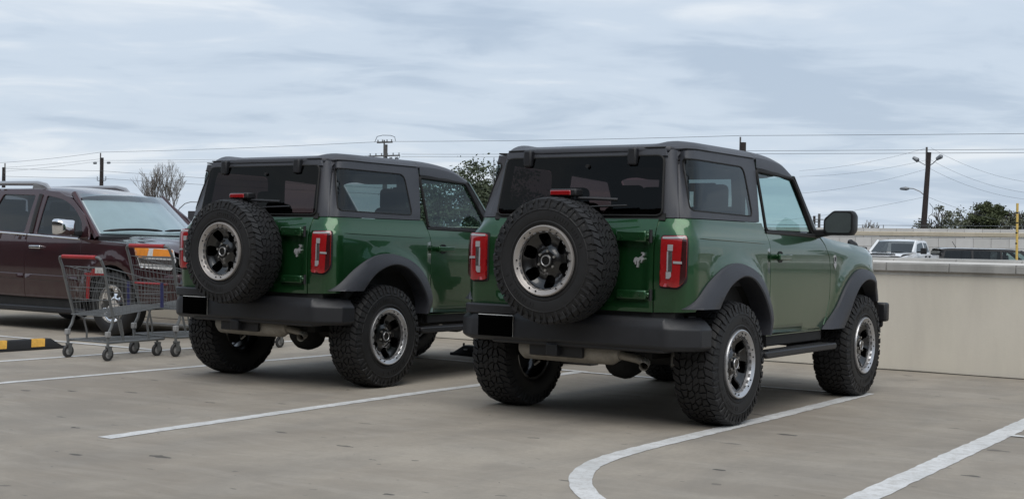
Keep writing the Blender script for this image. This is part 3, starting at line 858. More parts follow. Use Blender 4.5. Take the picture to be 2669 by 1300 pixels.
def make_suv():
    root = empty('offroad_suv')
    P = lambda pts: [(Uy(y), z) for y, z in pts]
    # ---- painted side panels
    arch_r = [(0.655, 0.70), (0.60, 0.80), (0.54, 0.90), (0.44, 0.985), (0.31, 1.05), (0.05, 1.10), (-0.18, 1.075), (-0.38, 0.97), (-0.55, 0.81)]
    def quarter(S, sg):
        out = [(0.0, 0.800), (0.0, 1.4335)]+P([(0.60, 1.4335), (0.632, 1.36), (0.647, 1.25), (0.652, 1.0)])+P(arch_r)
        o = panel('quarter_panel', out, S, 'green', root, step=0.042, thick=0.02)
        # fuel flap / crease line: slim raised character line
        cr = []
        for k in range(13):
            y = -0.50+1.08*k/12
            cr.append(S(Uy(y), 1.305-0.022*(k/12)))
        m = MB(); m.tube([p+Vector((sg*0.0015, 0, 0)) for p in cr], [0.001]+[0.0045]*11+[0.001], 6)
        m.build('crease', 'green', o)
        return o
    def door(S, sg):
        out = P([(0.60, 0.618), (0.668, 0.72), (0.660, 0.90), (0.659, 1.10), (0.654, 1.25), (0.640, 1.355), (1.705, 1.338), (1.79, 1.25), (1.85, 1.18), (1.872, 1.10), (1.876, 0.84), (1.83, 0.70), (1.765, 0.600)])
        d = panel('door', out, S, 'green', root, step=0.045, thick=0.02)
        # handle: recess cup and bar
        hp = S(Uy(0.83), 1.185)
        m = MB(); m.lathe([(0.0, 0.0), (0.045, 0.001), (0.052, 0.0035), (0.046, 0.004)], 20, 'x')
        mm = MB(); mm.v = [Vector((sg*(p.x+0.001), p.y*1.0, p.z*0.85))+hp for p in m.v]; mm.f = m.f
        mm.build('handle_cup', 'black', d)
        m = MB(); m.box(hp+Vector((sg*0.040, 0.0, 0.0)), (0.024, 0.235, 0.046))
        m.box(hp+Vector((sg*0.018, 0.085, 0.0)), (0.045, 0.04, 0.034)); m.box(hp+Vector((sg*0.018, -0.085, 0.0)), (0.045, 0.04, 0.034))
        m.build('door_handle', 'green', d, bevel=0.008)
        gl = P([(0.600, 1.825), (1.292, 1.800), (1.625, 1.360), (0.665, 1.376)])
        panel('door_glass', rounded(gl, [0.03, 0.04, 0.03, 0.03], 4), S, 'clear', d, step=0.08, thick=0.0, off=-0.012)
        fr = [S(u, z)+Vector((sg*0.0, 0, 0)) for u, z in resample(rounded(gl, [0.03, 0.04, 0.03, 0.03], 4), 0.08)]
        m = MB(); m.tube(fr, 0.013, 6, closed=True); m.build('window_seal', 'seal', d)
        # belt trim under the glass
        m = MB(); m.tube([S(Uy(0.64), 1.366), S(Uy(1.2), 1.359), S(Uy(1.71), 1.349)], 0.011, 6); m.build('belt_trim', 'black', d)
        # quarter sail behind the A-pillar
        sail = P([(1.60, 1.352), (1.74, 1.346), (1.345, 1.80), (1.30, 1.80)])
        panel('mirror_sail', sail, S, 'black', d, step=0.08, thick=0.015, off=-0.002)
        return d
    def fender(S, sg):
        arch_f = [(1.80, 0.602), (1.92, 0.68), (2.04, 0.79), (2.23, 0.95), (2.45, 1.05), (2.68, 1.062), (2.88, 1.01), (3.04, 0.91), (3.09, 0.80)]
        topl = [(y, 1.356-top_drop(y)) for y in (3.14, 3.0, 2.8, 2.5, 2.2, 1.9, 1.725)]
        out = P(arch_f+[(3.215, 0.80), (3.225, 1.0), (3.20, 1.16)]+topl+[(1.80, 1.252), (1.861, 1.182), (1.882, 1.10), (1.886, 0.84), (1.84, 0.695)])
        f = panel('front_fender', out, S, 'green', root, step=0.045, thick=0.02)
        # badge
        b = S(Uy(1.975), 1.150)
        m = MB()
        m.prism([(b.y-0.028, b.z-0.012), (b.y+0.028, b.z-0.012), (b.y+0.028, b.z-0.030), (b.y, b.z-0.062), (b.y-0.028, b.z-0.030)], b.x-0.004*sg, b.x+0.006*sg)
        m.prism([(b.y+0.030*math.cos(t)*0.9, b.z+0.022+0.034*math.sin(t)) for t in [2*PI*i/14 for i in range(14)]], b.x-0.004*sg, b.x+0.005*sg)
        m.build('badge', 'emblem', f)
        m = MB(); m.prism([(b.y+0.014*math.cos(t), b.z+0.022+0.020*math.sin(t)) for t in [2*PI*i/10 for i in range(10)]], b.x+0.003*sg, b.x+0.0075*sg)
        m.build('badge_inlay', 'black', f)
        return f
    both(quarter); both(door); both(fender)
    # ---- flares
    Or = [(-0.635, 0.828), (-0.40, 1.0), (-0.18, 1.11), (0.06, 1.138), (0.33, 1.085), (0.51, 0.985), (0.625, 0.85), (0.672, 0.73), (0.610, 0.625)]
    Lr = [(-0.33, 0.828), (-0.26, 0.90), (-0.14, 0.985), (0.05, 1.040), (0.22, 1.018), (0.37, 0.93), (0.475, 0.82), (0.530, 0.71), (0.525, 0.610)]
    Of = [(1.765, 0.60), (2.0, 0.78), (2.2, 0.95), (2.45, 1.072), (2.69, 1.085), (2.9, 1.03), (3.085, 0.92), (3.13, 0.81)]
    Lf = [(2.06, 0.605), (2.17, 0.70), (2.30, 0.84), (2.45, 0.950), (2.63, 0.995), (2.80, 0.965), (2.93, 0.88), (2.98, 0.80)]
    for sg in (1, -1):
        for O, L in ((Or, Lr), (Of, Lf)):
            n = 40; Oc = catmull(O, n); Lc = catmull(L, n); rows = []
            for (o, l) in zip(Oc, Lc):
                def at(t, x): return (sg*x, o[0]+(l[0]-o[0])*t, o[1]+(l[1]-o[1])*t)
                bx = abs(sideS(Uy(o[0]), max(o[1], 0.62)).x)
                fr = 0.05*smooth(2.85, 3.15, o[0])
                rows.append([at(0.02, bx-0.03), at(0.0, bx+0.006), at(0.06, bx+0.022), at(0.28, 0.985-fr), at(0.60, 1.003-fr), at(0.90, 1.010-fr), at(0.985, 1.004-fr), at(1.0, 0.990-fr), at(1.0, 0.955-fr), at(0.97, 0.86)])
            m = MB(); m.grid(rows)
            k = len(rows[0])
            m.f.append(tuple(range(k))); m.f.append(tuple((len(rows)-1)*k+i for i in range(k)))
            m.build('fender_flare', 'flare', root, angle=30)
    # ---- inner wheel wells
    for sg in (1, -1):
        for yc in (0.02, 2.57):
            m = MB()
            m.lathe([(0.615, 0.93*sg), (0.60, 0.90*sg), (0.60, 0.47*sg), (0.10, 0.47*sg)], 20, 'x', (0, yc, 0.46), arc=(R(5), R(148)))
            m.build('wheel_well', 'under', root)
    # ---- tailgate
    tg = panel('tailgate', [(-0.652, 0.80), (0.652, 0.80), (0.655, 1.4335), (-0.655, 1.4335)], rearS, 'green', root, step=0.04, thick=0.02)
    for (z0, z1) in ((1.272, 1.350), (0.882, 0.948)):
        zc = (z0+z1)/2; y0 = rearS(0.5, zc).y
        m = MB(); m.box((0.500, y0-0.020, zc), (0.235, 0.05, z1-z0)); m.box((0.622, y0-0.012, zc), (0.035, 0.055, (z1-z0)*0.55))
        h = m.build('hinge', 'green', tg, bevel=0.012)
        for x in (0.425, 0.560):
            m = MB(); m.cyl((x, y0-0.043, zc-0.005), (x, y0-0.053, zc-0.005), 0.011, 8); m.build('hinge_bolt', 'green', h)
        m = MB(); m.cyl((0.648, y0-0.030, z0-0.004), (0.648, y0-0.030, z1+0.006), 0.012, 10)
        m.build('hinge_pin', 'black', h)
    # leaping-horse emblem
    em = MB(); ex, ez, es = 0.545, 1.150, 0.00052
    def E2(px, py): return (ex+(px-435)*es, ez-(py-490)*es)
    ye = rearS(0.545, 1.15).y
    shapes = [[(395, 475), (420, 462), (455, 440), (485, 430), (492, 455), (480, 480), (445, 492), (425, 515), (405, 512)],
              [(360, 470), (385, 452), (410, 458), (418, 480), (400, 500), (385, 500)],
              [(360, 470), (378, 472), (392, 505), (390, 545), (376, 550), (370, 520), (352, 518)],
              [(405, 500), (428, 505), (420, 540), (412, 585), (396, 585), (404, 545)], [(418, 505), (432, 500), (424, 580), (414, 590)],
              [(470, 470), (492, 462), (506, 480), (480, 500), (470, 526), (460, 522), (466, 492)],
              [(480, 432), (488, 408), (470, 400), (462, 408), (468, 392), (490, 388), (512, 402), (512, 425), (500, 436)]]
    for k, sh in enumerate(shapes): em.prism([E2(*q) for q in sh], ye-0.010-0.001*k, ye+0.004, 'y')
    em.build('horse_emblem', 'emblem', tg)
    m = MB(); m.box((-0.10, YR+0.03, 0.90), (0.34, 0.05, 0.28)); m.box((0, YR-0.03, 1.13), (0.30, 0.12, 0.42))
    m.build('spare_carrier', 'black', tg, bevel=0.01)
    # ---- tail lights
    def light(S, sg):
        out = rounded([(0.055, 0.978), (0.182, 0.972), (0.232, 1.020), (0.236, 1.296), (0.231, 1.308), (0.060, 1.308)], [0.02, 0.02, 0.03, 0.03, 0.02, 0.02], 3)
        hs = panel('taillight', rounded([(0.042, 0.965), (0.187, 0.958), (0.246, 1.012), (0.252, 1.320), (0.046, 1.322)], 0.02, 3), S, 'seal', root, step=0.03, thick=0.02, off=0.004)
        ln = panel('red_lens', out, S, 'red_lens', hs, step=0.022, thick=0.03, off=0.024)
        panel('side_lens', rounded([(0.192, 0.985), (0.229, 1.022), (0.232, 1.290), (0.205, 1.294)], 0.012, 3), S, 'dark_lens', hs, step=0.022, thick=0.01, off=0.0265)
        for q in ([(0.112, 1.216), (0.148, 1.216), (0.148, 1.256), (0.112, 1.256)], [(0.104, 1.030), (0.128, 1.030), (0.140, 1.044), (0.140, 1.076), (0.104, 1.076)]):
            panel('white_lens', q, S, 'white_lens', hs, step=0.02, thick=0.006, off=0.029)
        for q in ([(0.108, 1.080), (0.118, 1.080), (0.118, 1.212), (0.108, 1.212)]  ,):
            panel('white_edge', q, S, 'white_lens', hs, step=0.02, thick=0.006, off=0.0275)
        panel('reverse_lens', [(0.119, 1.075), (0.145, 1.075), (0.145, 1.217), (0.119, 1.217)], S, 'grey_lens', hs, step=0.02, thick=0.006, off=0.028)
        panel('turn_bar', [(0.153, 1.132), (0.205, 1.130), (0.205, 1.146), (0.153, 1.148)], S, 'white_lens', hs, step=0.02, thick=0.006, off=0.029)
        panel('lens_rim', [(0.070, 1.292), (0.20, 1.292), (0.232, 1.2975), (0.222, 1.303), (0.070, 1.303)], S, 'white_lens', hs, step=0.03, thick=0.004, off=0.0265)
    both(light)
    # ---- hardtop
    ht = panel('hardtop', [(-0.665, 1.866), (0.665, 1.866), (0.640, 1.920), (-0.640, 1.920)], backglassS, 'hardtop', root, step=0.05, thick=0.03, off=0.001)
    def dpillar(S, sg):
        panel('rear_pillar', [(0.030, 1.440), (0.192, 1.440), (0.192, 1.920), (0.052, 1.920), (0.052, 1.872), (0.0, 1.872), (0.0, 1.452)] if False else [(-0.024, 1.440), (0.190, 1.440), (0.190, 1.893), (0.120, 1.905), (0.045, 1.910), (0.0, 1.874), (-0.045, 1.870)], S, 'hardtop', ht, step=0.03, thick=0.03)
        hole = rounded(P([(-0.560, 1.845), (0.385, 1.838), (0.450, 1.478), (-0.525, 1.490)]), [0.05, 0.07, 0.05, 0.05], 5)
        out = [(0.196, 1.440)]+P([(0.560, 1.440), (0.560, 1.455), (0.595, 1.838), (0.590, 1.914), (-0.30, 1.910)])+[(0.196, 1.893)]
        sd_ = panel('hardtop_side', out, S, 'hardtop', ht, holes=[hole], step=0.05, thick=0.03)
        ins = rounded(P([(-0.552, 1.838), (0.380, 1.831), (0.443, 1.485), (-0.517, 1.497)]), [0.05, 0.07, 0.05, 0.05], 5)
        panel('quarter_window', ins, S, 'privacy', sd_, step=0.08, thick=0.0, off=-0.004)
        m = MB(); m.tube([S(u, z)-Vector((sg*0.004, 0, 0)) for u, z in resample(hole, 0.06)], 0.0065, 6, closed=True)
        m.build('window_seal', 'seal', sd_)
    both(dpillar)
    # roof skin, in two pieces
    def roofS(y0, y1):
        def S(u, v):                          # u across -1..1, v along y
            a = abs(u)
            t = smooth(0.595, 1.62, v)
            xe = 0.822-0.010*t
            x = u*xe
            z = interp([(0.0, 1.962), (0.55, 1.962), (0.68, 1.966), (0.77, 1.980), (0.87, 1.976), (0.94, 1.958), (0.985, 1.934), (1.0, 1.918)], a)
            z -= 0.085*smooth(0.62, 1.75, v)**1.25*1.0
            z += 0.012*smooth(0.60, 0.64, v)*(1-smooth(0.6, 0.8, a))*0
            if v < -0.32:
                t_ = min(1.0, ((-0.32-v)/0.200))**2; z = z*(1-t_)+min(z, 1.931)*t_
            if v > 1.22: z -= 0.034*((v-1.22)/0.26)**2
            vv = v
            if v > 1.0: vv = v-0.13*(a**2.5)*smooth(1.0, 1.45, v)
            if v < -0.15:
                q_ = min(1.0, (-0.15-v)/0.37); vv = v+0.085*a**4*q_; x *= 1-0.150*smooth(0.35, 1.0, a)*q_**1.8
            return Vector((x, vv, z))
        return S
    rs = roofS(0, 0)
    panel('roof_rear', [(-1, -0.520), (1, -0.520), (1, 0.594), (-1, 0.594)], rs, 'hardtop', ht, step=0.055, thick=0.03, ref=(0, 0.3, 0.5))
    m = MB(); m.box((0, 0.10, 1.895), (1.34, 0.90, 0.02)); m.build('headliner', 'interior', ht)
    rf = panel('roof_front', [(-1, 0.604), (1, 0.604), (1, 1.52), (-1, 1.52)], rs, 'hardtop', root, step=0.055, thick=0.03, ref=(0, 0.8, 0.5))
    for sg in (1, -1):
        rows = []
        for k in range(15):
            y = 0.604+0.775*k/14; v = y
            p1 = rs(1.0, v+0.0); p1 = rs(1.0, y+0.13*smooth(1.0, 1.45, y)*1.0)
            zb = 1.846-0.052*smooth(0.6, 1.75, y)*1.6
            rows.append([(sg*p1.x, p1.y, p1.z+0.004), (sg*(p1.x+0.006), p1.y, p1.z-0.02), (sg*(p1.x+0.010), p1.y, max(zb, 1.76)), (sg*(p1.x-0.03), p1.y, max(zb, 1.76))])
        m = MB(); m.grid(rows); m.build('roof_rail', 'hardtop', rf, angle=50)
        m = MB(); m.tube([(sg*0.822, 0.61, 1.838), (sg*0.822, 1.0, 1.822), (sg*0.815, 1.34, 1.795)], 0.012, 6); m.build('drip_seal', 'seal', rf)
    # thin drip seam on the hardtop shoulder
    for sg in (1, -1):
        m = MB(); m.tube([(sg*p.x, p.y, p.z) for p in [sideS(u_, 1.914)+Vector((0.002, 0, 0)) for u_ in (0.24, 0.30, 0.38, 0.5, 0.7, 1.0, 1.44)]], 0.0055, 6); m.build('drip_seam', 'seal', ht)
    m = MB(); m.tube([(x, backglassS(x, 1.920).y-0.003, 1.924) for x in [-0.65+1.30*k/12 for k in range(13)]], 0.0055, 6); m.build('drip_seam', 'seal', ht)
    # ---- rear glass with its hinges and wiper
    rg = panel('rear_window', rounded([(-0.676, 1.456), (0.676, 1.456), (0.642, 1.862), (-0.642, 1.862)], 0.05, 5), backglassS, 'rear_glass', root, step=0.1, thick=0.0, off=0.010, ref=(0, 1, 1.6))
    m = MB(); m.tube([backglassS(x, z)+Vector((0, -0.004, 0)) for x, z in resample(rounded([(-0.680, 1.454), (0.680, 1.454), (0.646, 1.866), (-0.646, 1.866)], 0.05, 5), 0.1)], 0.009, 6, closed=True)
    m.build('window_seal', 'seal', rg)
    panel('glass_sill', [(-0.70, 1.425), (0.70, 1.425), (0.70, 1.470), (-0.70, 1.470)], backglassS, 'seal', rg, step=0.1, thick=0.012, off=-0.002, ref=(0, 1, 1.4))
    for x in (-0.450, 0.415):
        y = backglassS(x, 1.87).y
        m = MB(); m.box((x, y-0.022, 1.862), (0.070, 0.055, 0.125)); m.build('glass_hinge', 'bumper', rg, bevel=0.014)
    m = MB(); m.cyl((0.06, -0.530, 1.800), (0.06, -0.556, 1.800), 0.014, 10); m.build('washer_nozzle', 'black', rg)
    m = MB(); m.cyl((0.02, -0.63, 1.505), (0.02, -0.68, 1.505), 0.022, 10); m.tube([(0.02, -0.67, 1.505), (0.20, -0.660, 1.512), (0.44, -0.645, 1.520)], 0.008, 6)
    m.build('rear_wiper', 'black', rg)
    # ---- third brake light on the spare carrier
    m = MB(); m.box((0.045, -0.80, 1.602), (0.215, 0.10, 0.052)); m.box((0.03, -0.74, 1.50), (0.06, 0.05, 0.22))
    bl = m.build('high_brake_light', 'black', root, bevel=0.012)
    m = MB(); m.box((0.030, -0.853, 1.600), (0.165, 0.012, 0.034)); m.build('red_lens', 'red_lens', bl, bevel=0.006)
    m = MB(); m.tube([(0.13, -0.80, 1.565), (0.26, -0.78, 1.562), (0.42, -0.74, 1.556)], 0.012, 8); m.build('bracket_arm', 'bumper', bl)
    # ---- hood, cowl, nose
    def hoodS(u, v):
        a = abs(u)
        edge = sideS(Uy(min(v, 3.14)), 1.356-top_drop(min(v, 3.14)))
        x = u*(edge.x-0.004)
        z = edge.z+0.030*(1-a**4)+0.018*(1-smooth(0.30, 0.42, a))*smooth(1.85, 2.1, v)*(1-smooth(2.7, 3.0, v))
        if v > 2.95: z -= 0.14*((v-2.95)/0.25)**2*(1-0.25*a)
        return Vector((x, v, z))
    hood = panel('hood', [(-1, 1.80), (1, 1.80), (1, 3.12), (0.9, 3.18), (-0.9, 3.18), (-1, 3.12)], hoodS, 'green', root, step=0.06, thick=0.02, ref=(0, 2.5, 0.2))
    for sg in (1, -1):
        m = MB(); m.prism([(2.76, 1.285), (2.98, 1.250), (2.985, 1.285), (2.93, 1.318), (2.80, 1.345), (2.765, 1.335)], sg*0.755, sg*0.785)
        m.build('trail_sight', 'black', hood, bevel=0.008)
    m = MB(); m.box((0, 3.155, 0.98), (1.50, 0.10, 0.36)); m.build('grille', 'black', root, bevel=0.02)
    for sg in (1, -1):
        m = MB(); m.lathe([(0, 3.225), (0.085, 3.222), (0.098, 3.205), (0.098, 3.15)], 24, 'y', (sg*0.60, 0, 1.0)); m.build('headlight', 'white_lens', root)
    m = MB(); m.prism([(-0.96, 3.16), (-0.90, 3.30), (-0.55, 3.40), (0.55, 3.40), (0.90, 3.30), (0.96, 3.16)], 0.56, 0.76, 'z'); m.build('front_bumper', 'bumper', root, bevel=0.02)
    for sg in (1, -1):
        m = MB(); m.box((sg*0.93, 3.19, 0.70), (0.12, 0.10, 0.17)); m.build('bumper_end', 'bumper', root, bevel=0.02)
    m = MB(); m.box((0, 1.87, 1.30), (1.62, 0.20, 0.10)); m.build('cowl', 'black', root, bevel=0.02)
    # ---- windscreen and pillars
    def wsS(u, v):                     # u -1..1 across, v 0 bottom .. 1 top
        x = u*(0.815-0.035*v)
        y = 1.885-0.495*v-0.075*abs(u)**2.2*(1-0.3*v)+0.03
        return Vector((x, y, 1.352+0.487*v))
    ws = panel('windshield', rect(-0.97, 0.97, 0.02, 0.95), wsS, 'wind', root, step=0.12, thick=0.0, ref=(0, 1.0, 1.5))
    for sg in (1, -1):
        m = MB(); pts = [wsS(sg, v) for v in (0, 0.25, 0.5, 0.75, 0.94)]
        m.tube([p+Vector((sg*0.012, -0.02, 0)) for p in pts], [0.034, 0.031, 0.029, 0.028, 0.028], 8); m.build('a_pillar', 'green', root)
        m = MB(); m.tube([p+Vector((sg*0.036, -0.055, 0.0)) for p in pts], 0.020, 6); m.build('pillar_seal', 'seal', root)
    # ---- mirrors
    for sg in (1, -1):
        m = MB()
        rows = []
        for (y, s, dx) in ((1.585, 0.93, 0), (1.60, 1.0, 0), (1.66, 0.98, 0.0), (1.72, 0.80, 0.01), (1.745, 0.5, 0.015)):
            c = Vector((1.105, y, 1.462))
            prof = rounded([(-0.125, -0.070), (-0.10, -0.098), (0.115, -0.098), (0.130, -0.06), (0.130, 0.075), (0.11, 0.098), (-0.045, 0.098), (-0.125, 0.03)], 0.02, 3)
            rows.append([(sg*(c.x+dx+p[0]*s), c.y, c.z+p[1]*s) for p in prof])
        m.grid(rows, closed=True); k = len(rows[0])
        m.f.append(tuple(range(k))); m.f.append(tuple((len(rows)-1)*k+i for i in range(k)))
        mr = m.build('door_mirror', 'black', root, angle=40)
        m = MB(); g_ = rounded([(-0.103, -0.055), (-0.085, -0.078), (0.092, -0.078), (0.106, -0.055), (0.106, 0.065), (0.09, 0.080), (-0.038, 0.080), (-0.103, 0.018)], 0.015, 3)
        m.prism([(sg*(1.105+a), 1.462+b) for a, b in g_], 1.578, 1.5825, 'y'); m.build('mirror_glass', 'mirror', mr)
        m = MB(); m.prism([(sg*0.86, 1.335), (sg*1.03, 1.366), (sg*1.03, 1.412), (sg*0.86, 1.405)], 1.60, 1.70, 'y'); m.build('mirror_arm', 'black', mr, bevel=0.012)
    # ---- rear bumper
    m = MB()
    plan_ = [(-1.005, -0.47), (-0.995, -0.70), (-0.84, -0.845), (-0.80, -0.86), (0.80, -0.86), (0.84, -0.845), (0.995, -0.70), (1.005, -0.47), (0.88, -0.47), (0.84, -0.62), (-0.84, -0.62), (-0.88, -0.47)]
    rows = []
    for z, ia, ib in ((0.545, 0.03, 0.03), (0.572, 0.0, 0.0), (0.695, 0.0, 0.0), (0.745, 0.012, 0.045), (0.766, 0.035, 0.085)):
        rows.append([(-1.0+ib, -0.44, z), (-0.985+ib, -0.575+ib*0.5, z), (-0.83+ib*0.5, -0.722+ib, z), (-0.78, -0.738+ia, z), (0.78, -0.738+ia, z), (0.83-ib*0.5, -0.722+ib, z), (0.985-ib, -0.575+ib*0.5, z), (1.0-ib, -0.44, z),
                     (0.86, -0.44, z), (0.82, -0.56, z), (-0.82, -0.56, z), (-0.86, -0.44, z)])
    m.grid(rows, closed=True); m.f.append(tuple(range(12))); m.f.append(tuple(48+i for i in range(12)))
    rb = m.build('rear_bumper', 'bumper', root, bevel=0.009, seg=2)
    m = MB(); m.prism([(-0.62, -0.718), (0.78, -0.718), (0.80, -0.60), (-0.60, -0.58)], 0.532, 0.58, 'z'); m.build('bumper_valance', 'bumper', rb, bevel=0.015)
    m = MB(); m.prism([(-0.87, -0.700), (-0.80, -0.742), (-0.44, -0.742), (-0.40, -0.725), (-0.40, -0.60), (-0.92, -0.56)], 0.735, 0.806, 'z'); m.build('bumper_step', 'bumper', rb, bevel=0.010)
    m = MB(); m.box((-0.570, -0.7415, 0.655), (0.304, 0.008, 0.154)); pl = m.build('number_plate', 'plate', root, bevel=0.003)
    m = MB(); m.box((-0.568, -0.7475, 0.6530), (0.299, 0.006, 0.149)); m.build('plate_face', 'plate_black', pl)
    # gap filler between body and bumper
    m = MB(); m.box((0, -0.56, 0.77), (1.62, 0.14, 0.09)); m.build('rear_sill', 'under', root)
    # ---- side steps and rocker
    for sg in (1, -1):
        m = MB(); m.prism([(0.50, 0.440), (1.88, 0.440), (1.90, 0.470), (1.88, 0.492), (0.46, 0.492), (0.46, 0.455)], sg*0.90, sg*1.005)
        st = m.build('side_step', 'bumper', root, bevel=0.012)
        m = MB(); m.box((sg*0.945, 1.15, 0.494), (0.075, 1.2, 0.006)); m.build('step_tread', 'black', st)
        for y in (0.75, 1.55):
            m = MB(); m.box((sg*0.82, y, 0.465), (0.20, 0.07, 0.035)); m.build('step_bracket', 'under', st)
        m = MB(); m.box((sg*0.875, 1.20, 0.560), (0.05, 1.22, 0.095)); m.build('rocker', 'under', root, bevel=0.01)
        m = MB(); m.box((sg*0.9035, 1.22, 0.596), (0.006, 1.10, 0.008)); m.build('rocker_strip', 'green', root)
    # ---- underbody
    m = MB(); m.box((0, 1.20, 0.60), (1.55, 3.3, 0.10)); m.build('floor_pan', 'under', root)
    m = MB()
    for sg in (1, -1): m.box((sg*0.48, 1.35, 0.52), (0.09, 3.5, 0.12))
    m.box((0, -0.50, 0.53), (1.0, 0.08, 0.10)); m.build('frame_rails', 'under', root)
    m = MB(); m.tube([(-0.72, 0, 0.435), (0.72, 0, 0.435)], 0.045, 12)
    m.lathe([(0.0, -0.20), (0.07, -0.17), (0.135, -0.08), (0.15, 0.0), (0.135, 0.08), (0.07, 0.15), (0.0, 0.17)], 18, 'y', (0.10, -0.02, 0.415))
    m.build('rear_axle', 'under', root)
    m = MB(); m.tube([(-0.72, 2.55, 0.435), (0.72, 2.55, 0.435)], 0.045, 10); m.lathe([(0, -0.16), (0.11, -0.08), (0.12, 0.05), (0, 0.15)], 14, 'y', (-0.15, 2.5, 0.42)); m.build('front_axle', 'under', root)
    for sg in (1, -1):
        m = MB(); m.cyl((sg*0.60, -0.20, 0.40), (sg*0.55, -0.10, 0.90), 0.03, 10); m.build('shock_absorber', 'steel', root)
        m = MB(); m.tube([(sg*0.58+0.055*math.cos(t*0.6), 0.06+0.055*math.sin(t*0.6), 0.46+t*0.006) for t in range(64)], 0.008, 5); m.build('coil_spring', 'under', root)
        m = MB(); m.tube([(sg*0.55, 0.0, 0.40), (sg*0.50, 0.85, 0.47)], 0.028, 8); m.build('trailing_arm', 'under', root)
        m = MB(); m.tube([(sg*0.66, -0.10, 0.36), (sg*0.63, -0.12, 0.33), (sg*0.60, -0.10, 0.36)], 0.012, 6); m.build('brake_line_clip', 'steel', root)
    m = MB()
    m.lathe([(0.0, -0.46), (0.06, -0.455), (0.085, -0.42), (0.09, 0.0), (0.085, 0.30), (0.05, 0.36), (0.0, 0.37)], 20, 'x', (0.0, -0.55, 0.500))
    mu = m.build('muffler', 'muffler', root)
    m = MB(); m.tube([(0.36, -0.55, 0.49), (0.50, -0.55, 0.47), (0.58, -0.59, 0.45), (0.60, -0.66, 0.43)], 0.032, 10, cap=False); m.build('tail_pipe', 'muffler', mu)
    m = MB(); m.box((-0.10, -0.660, 0.505), (0.09, 0.14, 0.085)); m.box((-0.10, -0.655, 0.505), (0.44, 0.04, 0.10)); m.build('tow_receiver', 'black', root, bevel=0.008)
    # ---- cabin
    m = MB(); m.box((0, 0.75, 0.80), (1.60, 2.3, 0.35)); m.box((0, 1.72, 1.16), (1.60, 0.36, 0.34)); m.build('cabin_tub', 'interior', root)
    for sg in (1, -1):
        m = MB(); m.box((sg*0.835, 0.75, 1.18), (0.05, 2.2, 0.42)); m.build('door_card', 'interior', root)
        def seat(y, w, hz, name):
            m = MB(); Mx = Matrix.Rotation(R(-14), 3, 'X')
            m.box((sg*0.37, y+0.22, 1.0), (w, 0.50, 0.16)); m.box((sg*0.37, y-0.06, 1.27), (w, 0.14, 0.60), Mx.inverted(), taper=0.85)
            s_ = m.build(name, 'seat', root, bevel=0.05, seg=3)
            m = MB(); m.box((sg*0.37, y-0.15, hz), (0.28, 0.10, 0.20)); m.build('headrest', 'seat', s_, bevel=0.04, seg=3)
            for dx in (-0.06, 0.06):
                m = MB(); m.cyl((sg*0.37+dx, y-0.14, hz-0.18), (sg*0.37+dx, y-0.14, hz), 0.008, 6); m.build('headrest_post', 'steel', s_)
        seat(0.95, 0.52, 1.635, 'front_seat'); seat(0.10, 0.50, 1.575, 'rear_seat')
        m = MB(); m.tube([(sg*0.76, 0.42, 1.0), (sg*0.755, 0.44, 1.6), (sg*0.72, 0.46, 1.86), (sg*0.4, 0.46, 1.89), (0, 0.46, 1.89)], 0.04, 8); m.build('roll_bar', 'interior', root)
    m = MB(); m.lathe([(0.185, 0.0), (0.197, 0.012), (0.197, -0.012)], 28, 'y', (-0.37, 1.42, 1.22), closed=True); m.box((-0.37, 1.43, 1.22), (0.34, 0.03, 0.06)); m.build('steering_wheel', 'interior', root)
    m = MB(); m.box((0, 1.40, 1.745), (0.24, 0.03, 0.07)); m.build('rear_view_mirror', 'interior', root, bevel=0.01)
    # ---- wheels
    w0 = make_wheel(root)
    pos = [((0.85, 0, 0.435), 0), ((0.85, 2.55, 0.435), 0), ((-0.85, 0, 0.435), PI), ((-0.85, 2.55, 0.435), PI), ((0.004, -0.856, 1.132), -PI/2)]
    spin = [0.3, 1.1, 0.7, 0.2, 0.14]
    for i, (p, a) in enumerate(pos):
        w = w0 if i == 0 else copy_tree(w0, root)
        w.location = p
        w.rotation_euler = (Matrix.Rotation(a, 3, 'Z') @ Matrix.Rotation(spin[i], 3, 'X')).to_euler()
        if i == 4:
            w.name = 'spare_wheel'
            w['label'] = 'spare wheel on the tailgate with a warm-toned beadlock ring darkened for the dim side it faces'
            for ch in w.children:
                if ch.name.startswith('beadlock'):
                    ch.data = ch.data.copy(); ch.data.materials.clear(); ch.data.materials.append(MAT['ring_warm_dim'])
    return root

suv1 = make_suv()
tag(suv1, 'dark green two-door SUV in front, parked nearest the parapet, with its right mirror showing', 'suv', 'matching green SUVs parked side by side')
suv2 = copy_tree(suv1)
suv2.location = (-3.32, 0.169, 0); suv2.rotation_euler = (0, 0, R(0.24))
tag(suv2, 'dark green two-door SUV parked behind, between the shopping carts and the nearer SUV', 'suv', 'matching green SUVs parked side by side')
for k_w, w_ in enumerate([c for c in suv2.children if 'wheel' in c.name and 'well' not in c.name and 'steering' not in c.name]):
    w_.rotation_euler = (w_.rotation_euler.to_matrix() @ Matrix.Rotation(0.37+0.5*k_w, 3, 'X')).to_euler()

